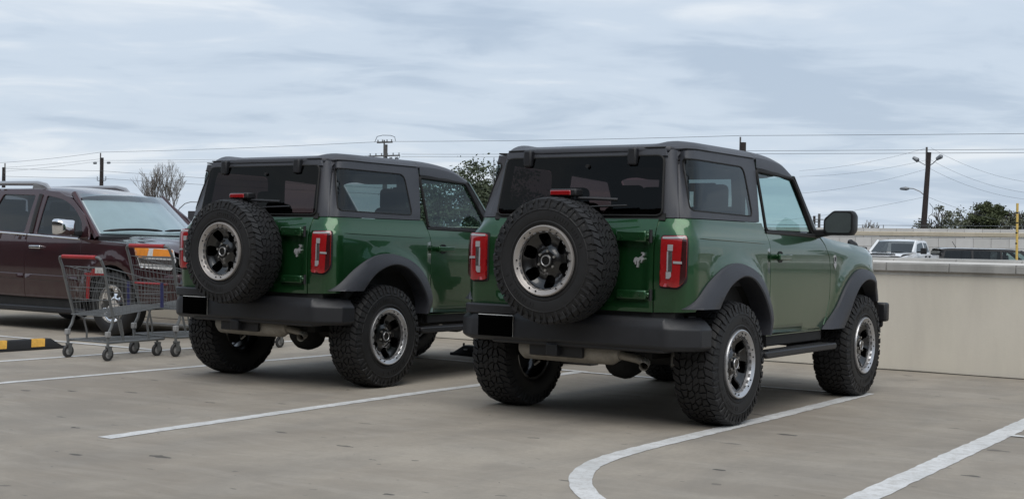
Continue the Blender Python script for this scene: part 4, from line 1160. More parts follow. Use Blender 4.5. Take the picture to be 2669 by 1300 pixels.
# ------------------------------------------------------------------ maroon full-size wagon, nose towards +x
AI = [(0.28, 0.07), (0.42, 0.025), (0.60, 0.004), (0.72, 0.0), (0.95, 0.002), (1.10, 0.012), (1.20, 0.030), (1.26, 0.050), (1.32, 0.068), (1.55, 0.130), (1.78, 0.205), (1.88, 0.250)]
def wagS(y, z):
    ins = interp(AI, z+(0.03*max(0, y-2.5)))
    if z < 1.25:
        for yc in (0.0, 3.13):
            r = math.hypot(y-yc, z-0.42)
            ins -= 0.018*math.exp(-((r-0.54)/0.06)**2)
    if y > 3.30: t = min(1, (y-3.30)/0.86); ins += 0.42*(1-math.sqrt(max(0, 1-t*t)))
    if y < -0.7: t = min(1, (-0.7-y)/0.5); ins += 0.14*(1-math.sqrt(max(0, 1-t*t)))
    return Vector((1.0-ins, y, z))
def make_wagon():
    root = empty('maroon_wagon', (-11.62, 3.22, 0), -PI/2)
    def arch(yc, r=0.47, a0=0, a1=180, n=14): return [(yc+r*math.cos(R(a0+(a1-a0)*k/n)), 0.42+r*math.sin(R(a0+(a1-a0)*k/n))) for k in range(n+1)]
    belt = lambda y: 1.262-0.040*(y-0.9)
    for S, sg in ((wagS, 1), (mirror(wagS), -1)):
        panel('rear_quarter', arch(0, a0=0, a1=180)+[(-1.10, 0.45), (-1.15, 0.8), (-1.10, belt(-1.10)), (0.345, belt(0.345)), (0.49, 0.80)], S, 'maroon', root, step=0.07)
        d1 = panel('rear_door', [(0.50, 0.44), (1.385, 0.43), (1.385, belt(1.385)), (0.355, belt(0.355)), (0.50, 0.80)], S, 'maroon', root, step=0.07)
        d2 = panel('front_door', [(1.397, 0.43), (2.50, 0.43), (2.54, 0.85), (2.52, belt(2.52)), (1.397, belt(1.397))], S, 'maroon', root, step=0.07)
        fe = panel('front_fender', [(2.512, 0.43)]+arch(3.13, a0=180, a1=0)+[(3.98, 0.45), (4.02, 0.75), (4.03, 0.83), (3.62, 0.86), (3.50, 1.125), (3.2, 1.155), (2.75, 1.19), (2.532, 1.195), (2.552, 0.85)], S, 'maroon', root, step=0.06)
        for d, y0, y1 in ((d1, 0.52, 1.37), (d2, 1.415, 2.48)):
            m = MB(); rows = []
            for k in range(13):
                y = y0+(y1-y0)*k/12; zc = 0.70-0.012*(y-1.4); q = 0.35 if k in (0, 12) else 1.0
                rows.append([S(y, zc-0.036)-Vector((sg*0.004, 0, 0)), S(y, zc-0.030)+Vector((sg*0.012*q, 0, 0)), S(y, zc+0.024)+Vector((sg*0.016*q, 0, 0)), S(y, zc+0.036)-Vector((sg*0.004, 0, 0))])
            m.grid(rows); m.build('body_moulding', 'maroon', d, angle=60)
        for d, y in ((d1, 0.62), (d2, 1.62)):
            c = S(y, 1.085)
            m = MB(); m.box(c+Vector((sg*0.035, 0.02, 0)), (0.03, 0.23, 0.042)); m.box(c+Vector((sg*0.01, 0.11, 0)), (0.05, 0.04, 0.04)); m.box(c+Vector((sg*0.01, -0.07, 0)), (0.05, 0.04, 0.04))
            m.build('door_handle', 'chrome', d, bevel=0.01)
        for d, y0, y1 in ((d1, 0.38, 1.38), (d2, 1.40, 2.50)):
            m = MB(); m.tube([S(y0, belt(y0)+0.002)+Vector((sg*0.004, 0, 0)), S((y0+y1)/2, belt((y0+y1)/2)+0.002)+Vector((sg*0.004, 0, 0)), S(y1, belt(y1)+0.002)+Vector((sg*0.004, 0, 0))], 0.012, 6); m.build('belt_trim', 'chrome', d)
        holes = [rounded([(1.555, belt(1.5)+0.022), (2.50, belt(2.5)+0.03), (2.44, 1.42), (2.22, 1.60), (1.95, 1.715), (1.575, 1.765)], [0.03, 0.02, 0.2, 0.2, 0.2, 0.03], 4),
                 rounded([(0.42, belt(0.42)+0.03), (1.30, belt(1.3)+0.026), (1.335, 1.772), (0.62, 1.790)], 0.04, 3),
                 rounded([(-0.95, belt(-0.9)+0.04), (0.25, belt(0.25)+0.03), (0.45, 1.79), (-0.75, 1.77)], 0.05, 3)]
        out = [(-1.12, belt(-1.12)+0.006), (2.66, belt(2.66)+0.006), (2.60, 1.32), (2.42, 1.52), (2.12, 1.715), (1.80, 1.810), (1.35, 1.850), (0.2, 1.865), (-0.85, 1.850), (-1.0, 1.80)]
        cf = panel('cabin_frame', out, S, 'maroon', root, holes=holes, step=0.07, thick=0.03)
        for h in holes: panel('side_window', h, S, 'arm_glass', cf, step=0.12, thick=0.0, off=-0.014)
        m = MB(); m.tube([S(1.45, z)+Vector((sg*0.002, 0, 0)) for z in (1.26, 1.5, 1.78)], 0.03, 6); m.build('b_pillar_trim', 'black', cf)
        # running board
        m = MB(); m.prism([(0.46, 0.235), (2.58, 0.235), (2.62, 0.27), (2.60, 0.315), (0.44, 0.315), (0.42, 0.27)], sg*0.80, sg*0.985); m.build('running_board', 'bumper', root, bevel=0.02)
        m = MB(); m.box((sg*0.90, 1.5, 0.37), (0.10, 2.0, 0.14)); m.build('sill', 'under', root)
        # mirror
        m = MB()
        rows = []
        for (y, s_) in ((2.36, 0.90), (2.37, 1.0), (2.43, 1.0), (2.50, 0.80), (2.53, 0.45)):
            rows.append([(sg*(1.165+a*s_), y, 1.345+b*s_) for a, b in rounded([(-0.135, -0.105), (0.135, -0.095), (0.145, 0.08), (0.11, 0.105), (-0.135, 0.105)], 0.03, 3)])
        m.grid(rows, closed=True); k = len(rows[0]); m.f.append(tuple(range(k))); m.f.append(tuple((len(rows)-1)*k+i for i in range(k)))
        mr = m.build('door_mirror', 'chrome', root, angle=50)
        m = MB(); m.box((sg*0.99, 2.45, 1.27), (0.14, 0.09, 0.07)); m.build('mirror_arm', 'black', mr, bevel=0.015)
        # headlight
        S2 = S
        hl = panel('headlight', rounded([(3.63, 0.868), (4.02, 0.842), (4.06, 0.95), (4.02, 1.10), (3.52, 1.118)], 0.02, 3), S2, 'headlamp', root, step=0.04, thick=0.03, off=-0.004)
        panel('amber_lens', rounded([(3.56, 0.99), (3.72, 0.985), (3.74, 1.105), (3.53, 1.113)], 0.015, 3), S2, 'amber', hl, step=0.04, thick=0.01, off=0.004)
        panel('amber_lens', rounded([(3.80, 1.0), (4.02, 0.99), (4.02, 1.09), (3.80, 1.10)], 0.015, 3), S2, 'amber', hl, step=0.04, thick=0.01, off=0.003)
        panel('lamp_bezel', rounded([(3.63, 0.925), (4.04, 0.905), (4.05, 0.965), (3.60, 0.98)], 0.01, 3), S2, 'grey_lens', hl, step=0.04, thick=0.01, off=0.003)
        # roof rail
        m = MB(); m.tube([(sg*0.66, 1.46, 1.845), (sg*0.66, 1.36, 1.90), (sg*0.66, 1.18, 1.935), (sg*0.66, 0.2, 1.945), (sg*0.66, -0.6, 1.935), (sg*0.66, -0.85, 1.87)], [0.02, 0.038, 0.034, 0.030, 0.03, 0.03], 8)
        rr = m.build('roof_rail', 'silver_paint', root)
        m = MB(); m.prism([(1.08, 1.85), (1.50, 1.84), (1.36, 1.915), (1.12, 1.94)], sg*0.635, sg*0.69); m.build('rail_foot', 'silver_paint', rr, bevel=0.015)
    def roofW(u, v):
        a = abs(u); xe = 0.765-0.05*smooth(1.3, 2.2, v)
        z = interp([(0, 1.905), (0.6, 1.895), (0.85, 1.875), (0.95, 1.858), (1.0, 1.842)], a)
        z -= 0.11*smooth(1.3, 2.5, v)*1.2
        if v < -0.6: z -= 0.05*((-0.6-v)/0.45)**2
        return Vector((u*xe, v-(0.16*a**2.2*smooth(1.6, 2.2, v)), z))
    panel('roof', rect(-1, 1, -1.02, 2.26), roofW, 'maroon', root, step=0.08, thick=0.03, ref=(0, 0.8, 0.5))
    def wsW(u, v):
        x = u*(0.86-0.14*v)
        y = 2.96-0.72*v-0.24*abs(u)**2.2*(1-0.3*v)
        return Vector((x, y, 1.265+0.535*v-0.02*(u*u)*(1-v)))
    panel('windshield', rect(-0.96, 0.96, 0.03, 0.985), wsW, 'arm_wind', root, step=0.1, thick=0.0, ref=(0, 1, 1.2))
    panel('sky_glare_panel', rect(-0.92, 0.92, 0.06, 0.93), lambda u, v: wsW(u, v)-Vector((0, 0.05, 0.05)), 'sky_glare_panel', root, step=0.1, thick=0.004, ref=(0, 1, 1.2))  # added sheet behind the glass, imitates the bright sky reflection
    for sg in (1, -1):
        m = MB(); m.tube([wsW(sg, v)+Vector((sg*0.01, -0.03, -0.01)) for v in (-0.05, 0.25, 0.5, 0.75, 1.0)], [0.05, 0.045, 0.042, 0.04, 0.04], 8); m.build('a_pillar', 'maroon', root)
    def hoodW(u, v):
        a = abs(u); e_ = wagS(min(v, 3.95), 1.18-0.055*max(0, v-2.6))
        z = 1.195-0.05*max(0, v-2.6)+0.075*(1-a**3)-0.02*smooth(0.45, 0.6, a)*(1-smooth(0.8, 1, a))
        if v > 3.70: z -= 0.10*((v-3.70)/0.36)**2
        return Vector((u*(e_.x-0.005), v-0.03*a*a, z))
    panel('hood', [(-1, 2.70), (1, 2.70), (1, 3.85), (0.8, 4.06), (-0.8, 4.06), (-1, 3.85)], hoodW, 'maroon', root, step=0.07, thick=0.02, ref=(0, 3, 0.2))
    m = MB(); m.grid([[(x, 2.86-0.20*abs(x/0.9)**2.2+dy, z) for x in [-0.9+0.15*k for k in range(13)]] for dy, z in ((-0.02, 1.275), (0.10, 1.235), (0.10, 1.10))]); m.build('cowl', 'black', root)
    for x0, x1 in ((0.80, 0.02), (-0.03, -0.80)):
        m = MB(); pts = []
        for k in range(9):
            x = x0+(x1-x0)*k/8; v = 0.075+0.03*math.sin(k/8*PI)
            pts.append(wsW(x/0.85, v)+Vector((0, 0.025, 0.02)))
        m.tube(pts, [0.008]+[0.018]*7+[0.008], 6); m.build('wiper', 'black', root)
    m = MB(); m.prism([(-0.93, 3.75), (-0.80, 4.12), (-0.4, 4.22), (0.4, 4.22), (0.80, 4.12), (0.93, 3.75)], 0.42, 0.80, 'z'); m.build('front_bumper', 'maroon', root, bevel=0.05, seg=3)
    m = MB(); m.box((0, 4.06, 0.97), (1.10, 0.10, 0.30)); gr = m.build('grille', 'black', root, bevel=0.02)
    m = MB()
    for x in (-0.45, -0.18, 0.18, 0.45): m.box((x, 4.12, 0.97), (0.06, 0.04, 0.28))
    m.box((0, 4.12, 1.09), (1.08, 0.05, 0.05)); m.build('grille_bars', 'chrome', gr, bevel=0.01)
    m = MB(); m.box((0, -1.13, 0.85), (1.6, 0.12, 0.8)); m.box((0, -1.15, 0.5), (1.8, 0.2, 0.25)); m.build('tailgate', 'maroon', root, bevel=0.03)
    m = MB(); m.box((0, -0.98, 1.52), (1.35, 0.06, 0.5)); m.build('rear_window', 'arm_glass', root)
    m = MB(); m.box((0, 1.5, 0.45), (1.6, 4.6, 0.16)); m.box((0, 0.9, 0.85), (1.75, 3.3, 0.7)); m.build('floor_pan', 'under', root)
    m = MB(); m.box((0, 2.55, 1.15), (1.6, 0.45, 0.18)); m.build('dashboard', 'interior', root)
    for sg in (1, -1):
        for y in (1.35, 0.25):
            m = MB(); m.box((sg*0.40, y, 1.30), (0.5, 0.14, 0.55)); m.box((sg*0.40, y-0.04, 1.60), (0.28, 0.10, 0.18)); m.build('seat', 'seat', root, bevel=0.04)
    for sg in (1, -1):
        for yc in (0, 3.13):
            m = MB(); m.lathe([(0.47, 0.93*sg), (0.47, 0.55*sg), (0.1, 0.55*sg)], 20, 'x', (0, yc, 0.42), arc=(R(-10), R(190))); m.build('wheel_well', 'under', root)
    # wheels
    m = MB(); m.lathe([(0.228, 0.10), (0.245, 0.122), (0.30, 0.132), (0.36, 0.128), (0.392, 0.110), (0.400, 0.07), (0.402, 0), (0.400, -0.07), (0.392, -0.110), (0.30, -0.132), (0.228, -0.10)], 48)
    w0 = m.build('wheel', 'tyre_wall', root, fix=False, angle=50)
    def disc(u, v):
        r = math.hypot(u, v); return Vector((0.085-0.03*smooth(0.06, 0.14, r)+0.045*smooth(0.16, 0.22, r), u, v))
    holes = []
    for k in range(6):
        a = k*PI/3; hp = [(0.09, -0.016), (0.09, 0.016), (0.19, 0.062), (0.205, 0.03), (0.205, -0.03), (0.19, -0.062)]
        holes.append([(r*math.cos(a)-w*math.sin(a), r*math.sin(a)+w*math.cos(a)) for r, w in hp])
    panel('chrome_rim', [(0.230*math.cos(2*PI*i/40), 0.230*math.sin(2*PI*i/40)) for i in range(40)], disc, 'chrome', w0, holes=holes, step=0.02, thick=0.02, ref=(-1, 0, 0))
    m = MB(); m.lathe([(0.10, -0.02), (0.226, -0.02), (0.226, 0.09), (0.232, 0.125), (0.240, 0.122)], 40); m.build('rim_barrel', 'steel', w0, fix=False)
    for i, (p, a) in enumerate([((0.86, 3.13, 0.401), 0), ((0.86, 0, 0.401), 0), ((-0.86, 3.13, 0.401), PI), ((-0.86, 0, 0.401), PI)]):
        w = w0 if i == 0 else copy_tree(w0, root)
        w.location = p; w.rotation_euler = (0, 0, a)
    return root
wagon = make_wagon()
tag(wagon, 'dark maroon full-size SUV with chrome mirror and roof rails behind the carts', 'suv')

# ------------------------------------------------------------------ shopping carts
def make_cart():
    root = empty('shopping_cart')
    H = lambda y: 0.95-0.20*(y+0.08)/0.88            # top rail height
    Fz = lambda y: 0.44+0.08*y/0.80                   # floor height
    Wx = lambda y: 0.30-0.055*y/0.80                  # half width
    # main tube frame with the handle
    for sg in (1, -1):
        m = MB(); m.tube([(sg*0.31, -0.125, 1.0), (sg*0.315, -0.09, 0.93), (sg*0.30, 0.0, 0.60), (sg*0.295, 0.055, 0.43), (sg*0.30, 0.03, 0.34), (sg*0.305, -0.02, 0.26), (sg*0.30, -0.01, 0.13)], 0.0145, 8)
        m.build('upright', 'cart', root)
        m = MB(); m.box((sg*0.304, -0.018, 0.262), (0.045, 0.045, 0.055)); m.build('bracket', 'caster_hub', root, bevel=0.006)
    m = MB(); m.tube([(-0.31, -0.125, 1.0), (-0.295, -0.135, 1.022), (-0.26, -0.137, 1.027), (0.26, -0.137, 1.027), (0.295, -0.135, 1.022), (0.31, -0.125, 1.0)], 0.015, 8); m.build('handle_tube', 'cart', root)
    m = MB(); m.tube([(-0.25, -0.138, 1.028), (0.25, -0.138, 1.028)], 0.021, 10); m.build('handle_grip', 'cart_red', root)
    r = 0.0034
    for sg in (1, -1):                                 # side walls
        m = MB()
        for f in (0.0, 0.25, 0.5, 0.75, 1.0):
            m.tube([(sg*Wx(y), y-0.06*f*(1-y/0.8), Fz(y)+(H(y)-Fz(y))*f) for y in (0.02, 0.4, 0.80)], r*1.5 if f in (0, 1) else r*1.15, 5)
        for k in range(16):
            y = 0.03+0.77*k/15
            m.tube([(sg*Wx(y), y, Fz(y)), (sg*Wx(y), y-0.05*(1-y/0.8), H(y))], r*0.62, 4)
        m.build('basket_side', 'cart', root)
    m = MB()                                           # front wall and floor
    for f in (0, 0.33, 0.66, 1.0):
        z = Fz(0.8)+(H(0.8)-Fz(0.8))*f; m.tube([(-Wx(0.8), 0.80, z), (Wx(0.8), 0.80, z)], r*1.2, 5)
    for k in range(11):
        x = -Wx(0.8)+2*Wx(0.8)*k/10; m.tube([(x, 0.80, Fz(0.8)), (x, 0.80, H(0.8))], r*0.85, 4)
    m.build('basket_front', 'cart', root)
    m = MB()
    for k in range(15):
        f = -1+2*k/14; m.tube([(f*Wx(0), 0.02, Fz(0)), (f*Wx(0.8), 0.80, Fz(0.8))], r*0.9, 4)
    for k in range(10):
        y = 0.02+0.78*k/9; m.tube([(-Wx(y), y, Fz(y)-0.004), (Wx(y), y, Fz(y)-0.004)], r*1.2, 4)
    m.build('basket_floor', 'cart', root)
    m = MB()                                           # rear gate
    for z in (0.47, 0.60, 0.72, 0.84, 0.93): m.tube([(-0.30, 0.06-(z-0.44)*0.27, z), (0.30, 0.06-(z-0.44)*0.27, z)], r*1.2, 5)
    for k in range(12):
        x = -0.29+0.58*k/11; m.tube([(x, 0.055, 0.45), (x, -0.06, 0.90)], r*0.65, 4)
    m.build('rear_gate', 'cart', root)
    m = MB()                                           # child seat, folded
    for k in range(9):
        x = -0.22+0.44*k/8; m.tube([(x, 0.10, 0.62), (x, 0.02, 0.92)], r*0.8, 4)
    m.tube([(-0.24, 0.02, 0.92), (0.24, 0.02, 0.92)], r*1.5, 5); m.build('child_seat', 'cart', root)
    m = MB(); m.prism([(-0.165, 0.60), (-0.125, 0.60), (-0.115, 0.835), (0.10, 0.845), (0.10, 0.868), (-0.02, 0.868), (-0.03, 0.905), (-0.085, 0.905), (-0.09, 0.868), (-0.20, 0.862), (-0.20, 0.845), (-0.165, 0.838)], -0.004, 0.004, 'y', Matrix.Translation((0, 0.095, 0)) @ Matrix.Rotation(R(0), 4, 'X'))
    m.build('seat_flap', 'cart_red', root)
    m = MB(); m.box((0.155, -0.012, 0.895), (0.125, 0.006, 0.055)); m.build('info_card', 'plate', root)
    m = MB(); m.tube([(-Wx(0.8), 0.80, H(0.8)), (Wx(0.8), 0.80, H(0.8))], 0.011, 8); m.build('front_bumper_strip', 'cart_red', root)
    for sg in (1, -1):
        m = MB(); m.prism([(0.705, Fz(0.7)), (0.745, Fz(0.7)), (0.735, H(0.72)), (0.70, H(0.72))], sg*(Wx(0.72)-0.001), sg*(Wx(0.72)+0.008)); m.build('corner_strip', 'cart_blue', root)
    # lower frame
    m = MB(); m.tube([(0.30, -0.01, 0.18), (0.26, 0.4, 0.18), (0.185, 0.82, 0.175), (0.15, 0.86, 0.175), (-0.15, 0.86, 0.175), (-0.185, 0.82, 0.175), (-0.26, 0.4, 0.18), (-0.30, -0.01, 0.18)], 0.0135, 8)
    m.tube([(-0.30, 0.02, 0.18), (0.30, 0.02, 0.18)], 0.010, 6)
    m.build('lower_frame', 'cart', root)
    m = MB()
    for k in range(6): m.tube([(-0.2+0.08*k, 0.02, 0.19), (-0.15+0.06*k, 0.84, 0.185)], r*1.3, 5)
    for y in (0.3, 0.58): m.tube([(-0.24, y, 0.185), (0.24, y, 0.185)], r*1.3, 5)
    m.build('lower_rack', 'cart', root)
    for sg in (1, -1):
        m = MB(); m.tube([(sg*0.24, 0.58, 0.49), (sg*0.22, 0.56, 0.36), (sg*0.205, 0.60, 0.19)], 0.012, 7); m.build('front_leg', 'cart', root)
        m = MB(); m.tube([(sg*0.29, 0.07, 0.44), (sg*0.28, 0.16, 0.40), (sg*0.275, 0.20, 0.26), (sg*0.275, 0.20, 0.185)], 0.010, 6); m.build('rear_brace', 'cart', root)
    for (x, y) in ((-0.30, -0.01), (0.30, -0.01), (-0.175, 0.74), (0.175, 0.74)):
        m = MB(); m.lathe([(0.038, 0.014), (0.058, 0.015), (0.0635, 0.010), (0.0635, -0.010), (0.058, -0.015), (0.038, -0.014)], 22, 'x', (x, y, 0.0635))
        c = m.build('caster', 'caster', root)
        m = MB(); m.lathe([(0.0, 0.017), (0.012, 0.017), (0.014, 0.011), (0.040, 0.009), (0.040, -0.009), (0.014, -0.011), (0.012, -0.017), (0, -0.017)], 16, 'x', (x, y, 0.0635)); m.build('caster_hub', 'caster_hub', c)
        m = MB()
        for sg in (1, -1): m.box((x+sg*0.021, y+0.01, 0.095), (0.005, 0.045, 0.085))
        m.box((x, y+0.01, 0.140), (0.05, 0.05, 0.012)); m.cyl((x, y, 0.14), (x, y, 0.18), 0.013, 8); m.build('caster_fork', 'cart', c)
    return root
cart = make_cart()
cart.location = (-6.125, 0.06, 0); cart.rotation_euler = (0, 0, R(1.5))
G = 'shopping carts standing in a row'
tag(cart, 'front shopping cart of the row, bright red handle, beside the black and yellow wheel stop', 'cart', G)
c2 = copy_tree(cart); c2.location = (-6.08, 0.88, 0); c2.scale = (1.10, 1.0, 1.115); c2.rotation_euler = (0, 0, R(-1.0))
for ch_ in list(c2.children):
    if ch_.name.startswith(('seat_flap', 'info_card')): bpy.data.objects.remove(ch_)
tag(c2, 'taller shopping cart in the middle of the row, in front of the maroon SUV headlight', 'cart', G)
c3 = copy_tree(cart); c3.location = (-6.06, 1.80, 0); c3.rotation_euler = (0, 0, R(0.5))
tag(c3, 'last shopping cart of the row, almost hidden behind the rear green SUV', 'cart', G)

# ------------------------------------------------------------------ wheel stops
def wheel_stop(loc, rz, length, marks, label, mat='stop_black'):
    root = empty('wheel_stop', loc, rz)
    m = MB(); h, w = 0.115, 0.155
    rows = []
    for (y, s_, hz) in ((-length/2, 0.55, 0.045), (-length/2+0.03, 0.7, 0.07), (-length/2+0.17, 1, 1.0), (length/2-0.17, 1, 1.0), (length/2-0.03, 0.7, 0.07), (length/2, 0.55, 0.045)):
        hh = max(0.03, h*hz) if hz < 1 else h
        rows.append([(-w/2, y, 0.0), (-w/2, y, min(0.03, hh)), (-0.050, y, hh), (0.050, y, hh), (w/2, y, min(0.03, hh)), (w/2, y, 0.0)])
    m.grid(rows); k = 6
    m.f.append(tuple(range(k))); m.f.append(tuple((len(rows)-1)*k+i for i in range(k)))
    m.build('rubber_body', mat, root, bevel=0.006)
    for y in marks:
        m = MB(); e_ = 0.0025
        m.grid([[(0.0793, y+dy, 0.034), (0.0515+0.002, y+dy+0.02, h-0.004), (0.048, y+dy+0.024, h+e_), (0.0, y+dy+0.03, h+e_)] for dy in (-0.085, 0.085)])
        m.build('yellow_marker', 'yellow', root)
    return tag(root, label, 'wheel stop')
wheel_stop((-7.43, -0.20, 0), 0, 1.83, [0.56, 0.09, -0.38, -0.80], 'black rubber wheel stop with yellow patches, left of the first shopping cart')
o = wheel_stop((-3.05, 3.32, 0), PI/2, 1.83, [], 'plain black rubber wheel stop on the deck between the two green SUVs')
m = MB(); m.cyl((0, 0.78, 0.08), (0, 0.78, 0.135), 0.012, 8); m.build('anchor_bolt', 'black', o)
m = MB(); m.box((-0.074, 0.70, 0.07), (0.012, 0.05, 0.014), Matrix.Rotation(R(35), 3, 'Y')); m.build('reflector', 'steel', o)

# ------------------------------------------------------------------ vehicles in the far row
def far_wheels(root, pts, r):
    for x, y in pts:
        m = MB(); m.lathe([(r*0.62, 0.09), (r*0.95, 0.10), (r, 0.06), (r, -0.06), (r*0.95, -0.10), (r*0.62, -0.09)], 24, 'x', (x, y, r)); w = m.build('wheel', 'tyre_wall', root, fix=False)
        m = MB(); m.lathe([(0, 0.06), (r*0.3, 0.05), (r*0.64, 0.085), (r*0.64, -0.085), (0, -0.06)], 20, 'x', (x, y, r)); m.build('rim', 'ring', w, fix=False)
def make_pickup():
    root = empty('white_pickup', (-12.02, 44.15, -0.2), PI+R(-1))
    S = lambda y, z: Vector((1.0-interp([(0.4, 0.03), (0.8, 0), (1.1, 0.01), (1.38, 0.045), (1.45, 0.09), (1.95, 0.24)], z)-0.25*max(0, (y-2.3)/0.6)**2, y, z))
    for T, sg in ((S, 1), (mirror(S), -1)):
        panel('front_fender', [(1.42, 0.5), (2.9, 0.55), (2.9, 1.26), (2.4, 1.35), (1.42, 1.42)], T, 'white_paint', root, step=0.15)
        d = panel('door', [(0.02, 0.5), (1.40, 0.5), (1.40, 1.455), (0.02, 1.455)], T, 'white_paint', root, step=0.15)
        panel('cab_corner', [(-0.62, 0.5), (0.0, 0.5), (0.0, 1.455), (-0.62, 1.455)], T, 'white_paint', root, step=0.15)
        panel('bed_side', [(-2.9, 0.6), (-0.66, 0.5), (-0.66, 1.40), (-2.9, 1.42)], T, 'white_paint', root, step=0.15)
        wn = [rounded([(0.05, 1.48), (1.10, 1.475), (0.74, 1.80), (0.30, 1.86), (0.05, 1.86)], 0.05, 3), rounded([(-0.54, 1.485), (-0.03, 1.48), (-0.03, 1.86), (-0.44, 1.85)], 0.05, 3)]
        cf = panel('cab_frame', [(-0.62, 1.462), (1.38, 1.46), (1.28, 1.52), (0.86, 1.84), (0.5, 1.93), (-0.30, 1.95), (-0.48, 1.90)], T, 'white_paint', root, holes=wn, step=0.12)
        for h in wn: panel('side_window', h, T, 'arm_glass', cf, step=0.2, thick=0, off=-0.01)
        m = MB(); m.box((sg*1.20, 1.12, 1.53), (0.24, 0.10, 0.24)); mr = m.build('door_mirror', 'black', root, bevel=0.03)
        m = MB(); m.box((sg*1.03, 1.12, 1.48), (0.18, 0.06, 0.06)); m.build('mirror_arm', 'black', mr)
        for y in (0.15, -0.30):
            m = MB(); m.box(T(y, 1.32)+Vector((sg*0.02, 0, 0)), (0.05, 0.16, 0.05)); m.build('door_handle', 'black', root, bevel=0.01)
        m = MB(); m.box((sg*0.99, -2.62, 1.22), (0.02, 0.30, 0.12)); m.build('bed_badge', 'grey_lens', root)
        m = MB(); m.box((sg*0.80, 2.93, 0.98), (0.34, 0.10, 0.26)); m.build('headlight', 'white_lens', root, bevel=0.03)
        m = MB(); m.box((sg*0.90, -2.92, 1.15), (0.16, 0.05, 0.36)); m.build('taillight', 'red_lens', root, bevel=0.01)
    rf = lambda u, v: Vector((u*0.76, v, 1.985-0.045*u*u-0.08*max(0, (v-0.2)/0.6)**2-0.06*max(0, (-0.25-v)/0.25)**2))
    panel('roof', rect(-1, 1, -0.48, 0.78), rf, 'white_paint', root, step=0.12, ref=(0, 0, 0))
    ws = lambda u, v: Vector((u*(0.86-0.10*v), 1.50-0.66*v-0.10*u*u, 1.465+0.455*v))
    panel('windshield', rect(-0.98, 0.98, 0.02, 0.98), ws, 'pick_wind', root, step=0.2, thick=0, ref=(0, 0, 1))
    for sg in (1, -1):
        m = MB(); m.tube([ws(sg, v) for v in (-0.02, 0.5, 1.0)], 0.05, 6); m.build('a_pillar', 'white_paint', root)
    hd = lambda u, v: Vector((u*(0.93-0.02*max(0, v-1.5)), v, 1.455-0.05*max(0, v-1.5)-0.03*u*u+0.03*smooth(0.5, 0.65, abs(u))-0.06*max(0, (v-2.6)/0.3)**2))
    h = panel('hood', rect(-1, 1, 1.46, 2.92), hd, 'white_paint', root, step=0.14, ref=(0, 2, 0))
    m = MB(); m.box((0, 2.86, 1.375), (1.36, 0.05, 0.05)); m.build('hood_deflector', 'black', h, bevel=0.01)
    m = MB(); m.box((0, 2.93, 0.98), (1.2, 0.10, 0.32)); m.build('grille', 'black', root, bevel=0.02)
    m = MB(); m.box((0, 2.98, 0.66), (1.9, 0.20, 0.26)); m.build('front_bumper', 'chrome', root, bevel=0.03)
    m = MB(); m.box((0, -2.9, 1.0), (1.8, 0.06, 0.78)); m.box((0, -2.95, 0.62), (1.9, 0.14, 0.2)); m.build('tailgate', 'white_paint', root, bevel=0.02)
    m = MB(); m.box((0, 0, 0.6), (1.7, 5.6, 0.2)); m.box((0, -1.75, 0.95), (1.8, 2.2, 0.1)); m.box((0, -0.64, 1.15), (1.8, 0.06, 0.5)); m.build('floor_pan', 'under', root)
    m = MB(); m.box((0, 0.4, 1.1), (1.7, 1.7, 0.35)); m.box((0, 1.3, 1.25), (1.6, 0.3, 0.2)); m.build('cab_tub', 'interior', root)
    m = MB(); m.box((0, -0.56, 1.62), (1.36, 0.03, 0.40)); m.build('back_window', 'arm_glass', root)
    m = MB(); m.tube([(-0.95, -0.68, 1.42), (-0.95, -2.88, 1.435), (0.95, -2.88, 1.435), (0.95, -0.68, 1.42)], 0.025, 6); m.build('bed_rail', 'black', root)
    far_wheels(root, [(0.86, 1.95), (-0.86, 1.95), (0.86, -1.75), (-0.86, -1.75)], 0.40)
    return tag(root, 'white pickup truck seen over the parapet, facing the camera', 'pickup')
make_pickup()
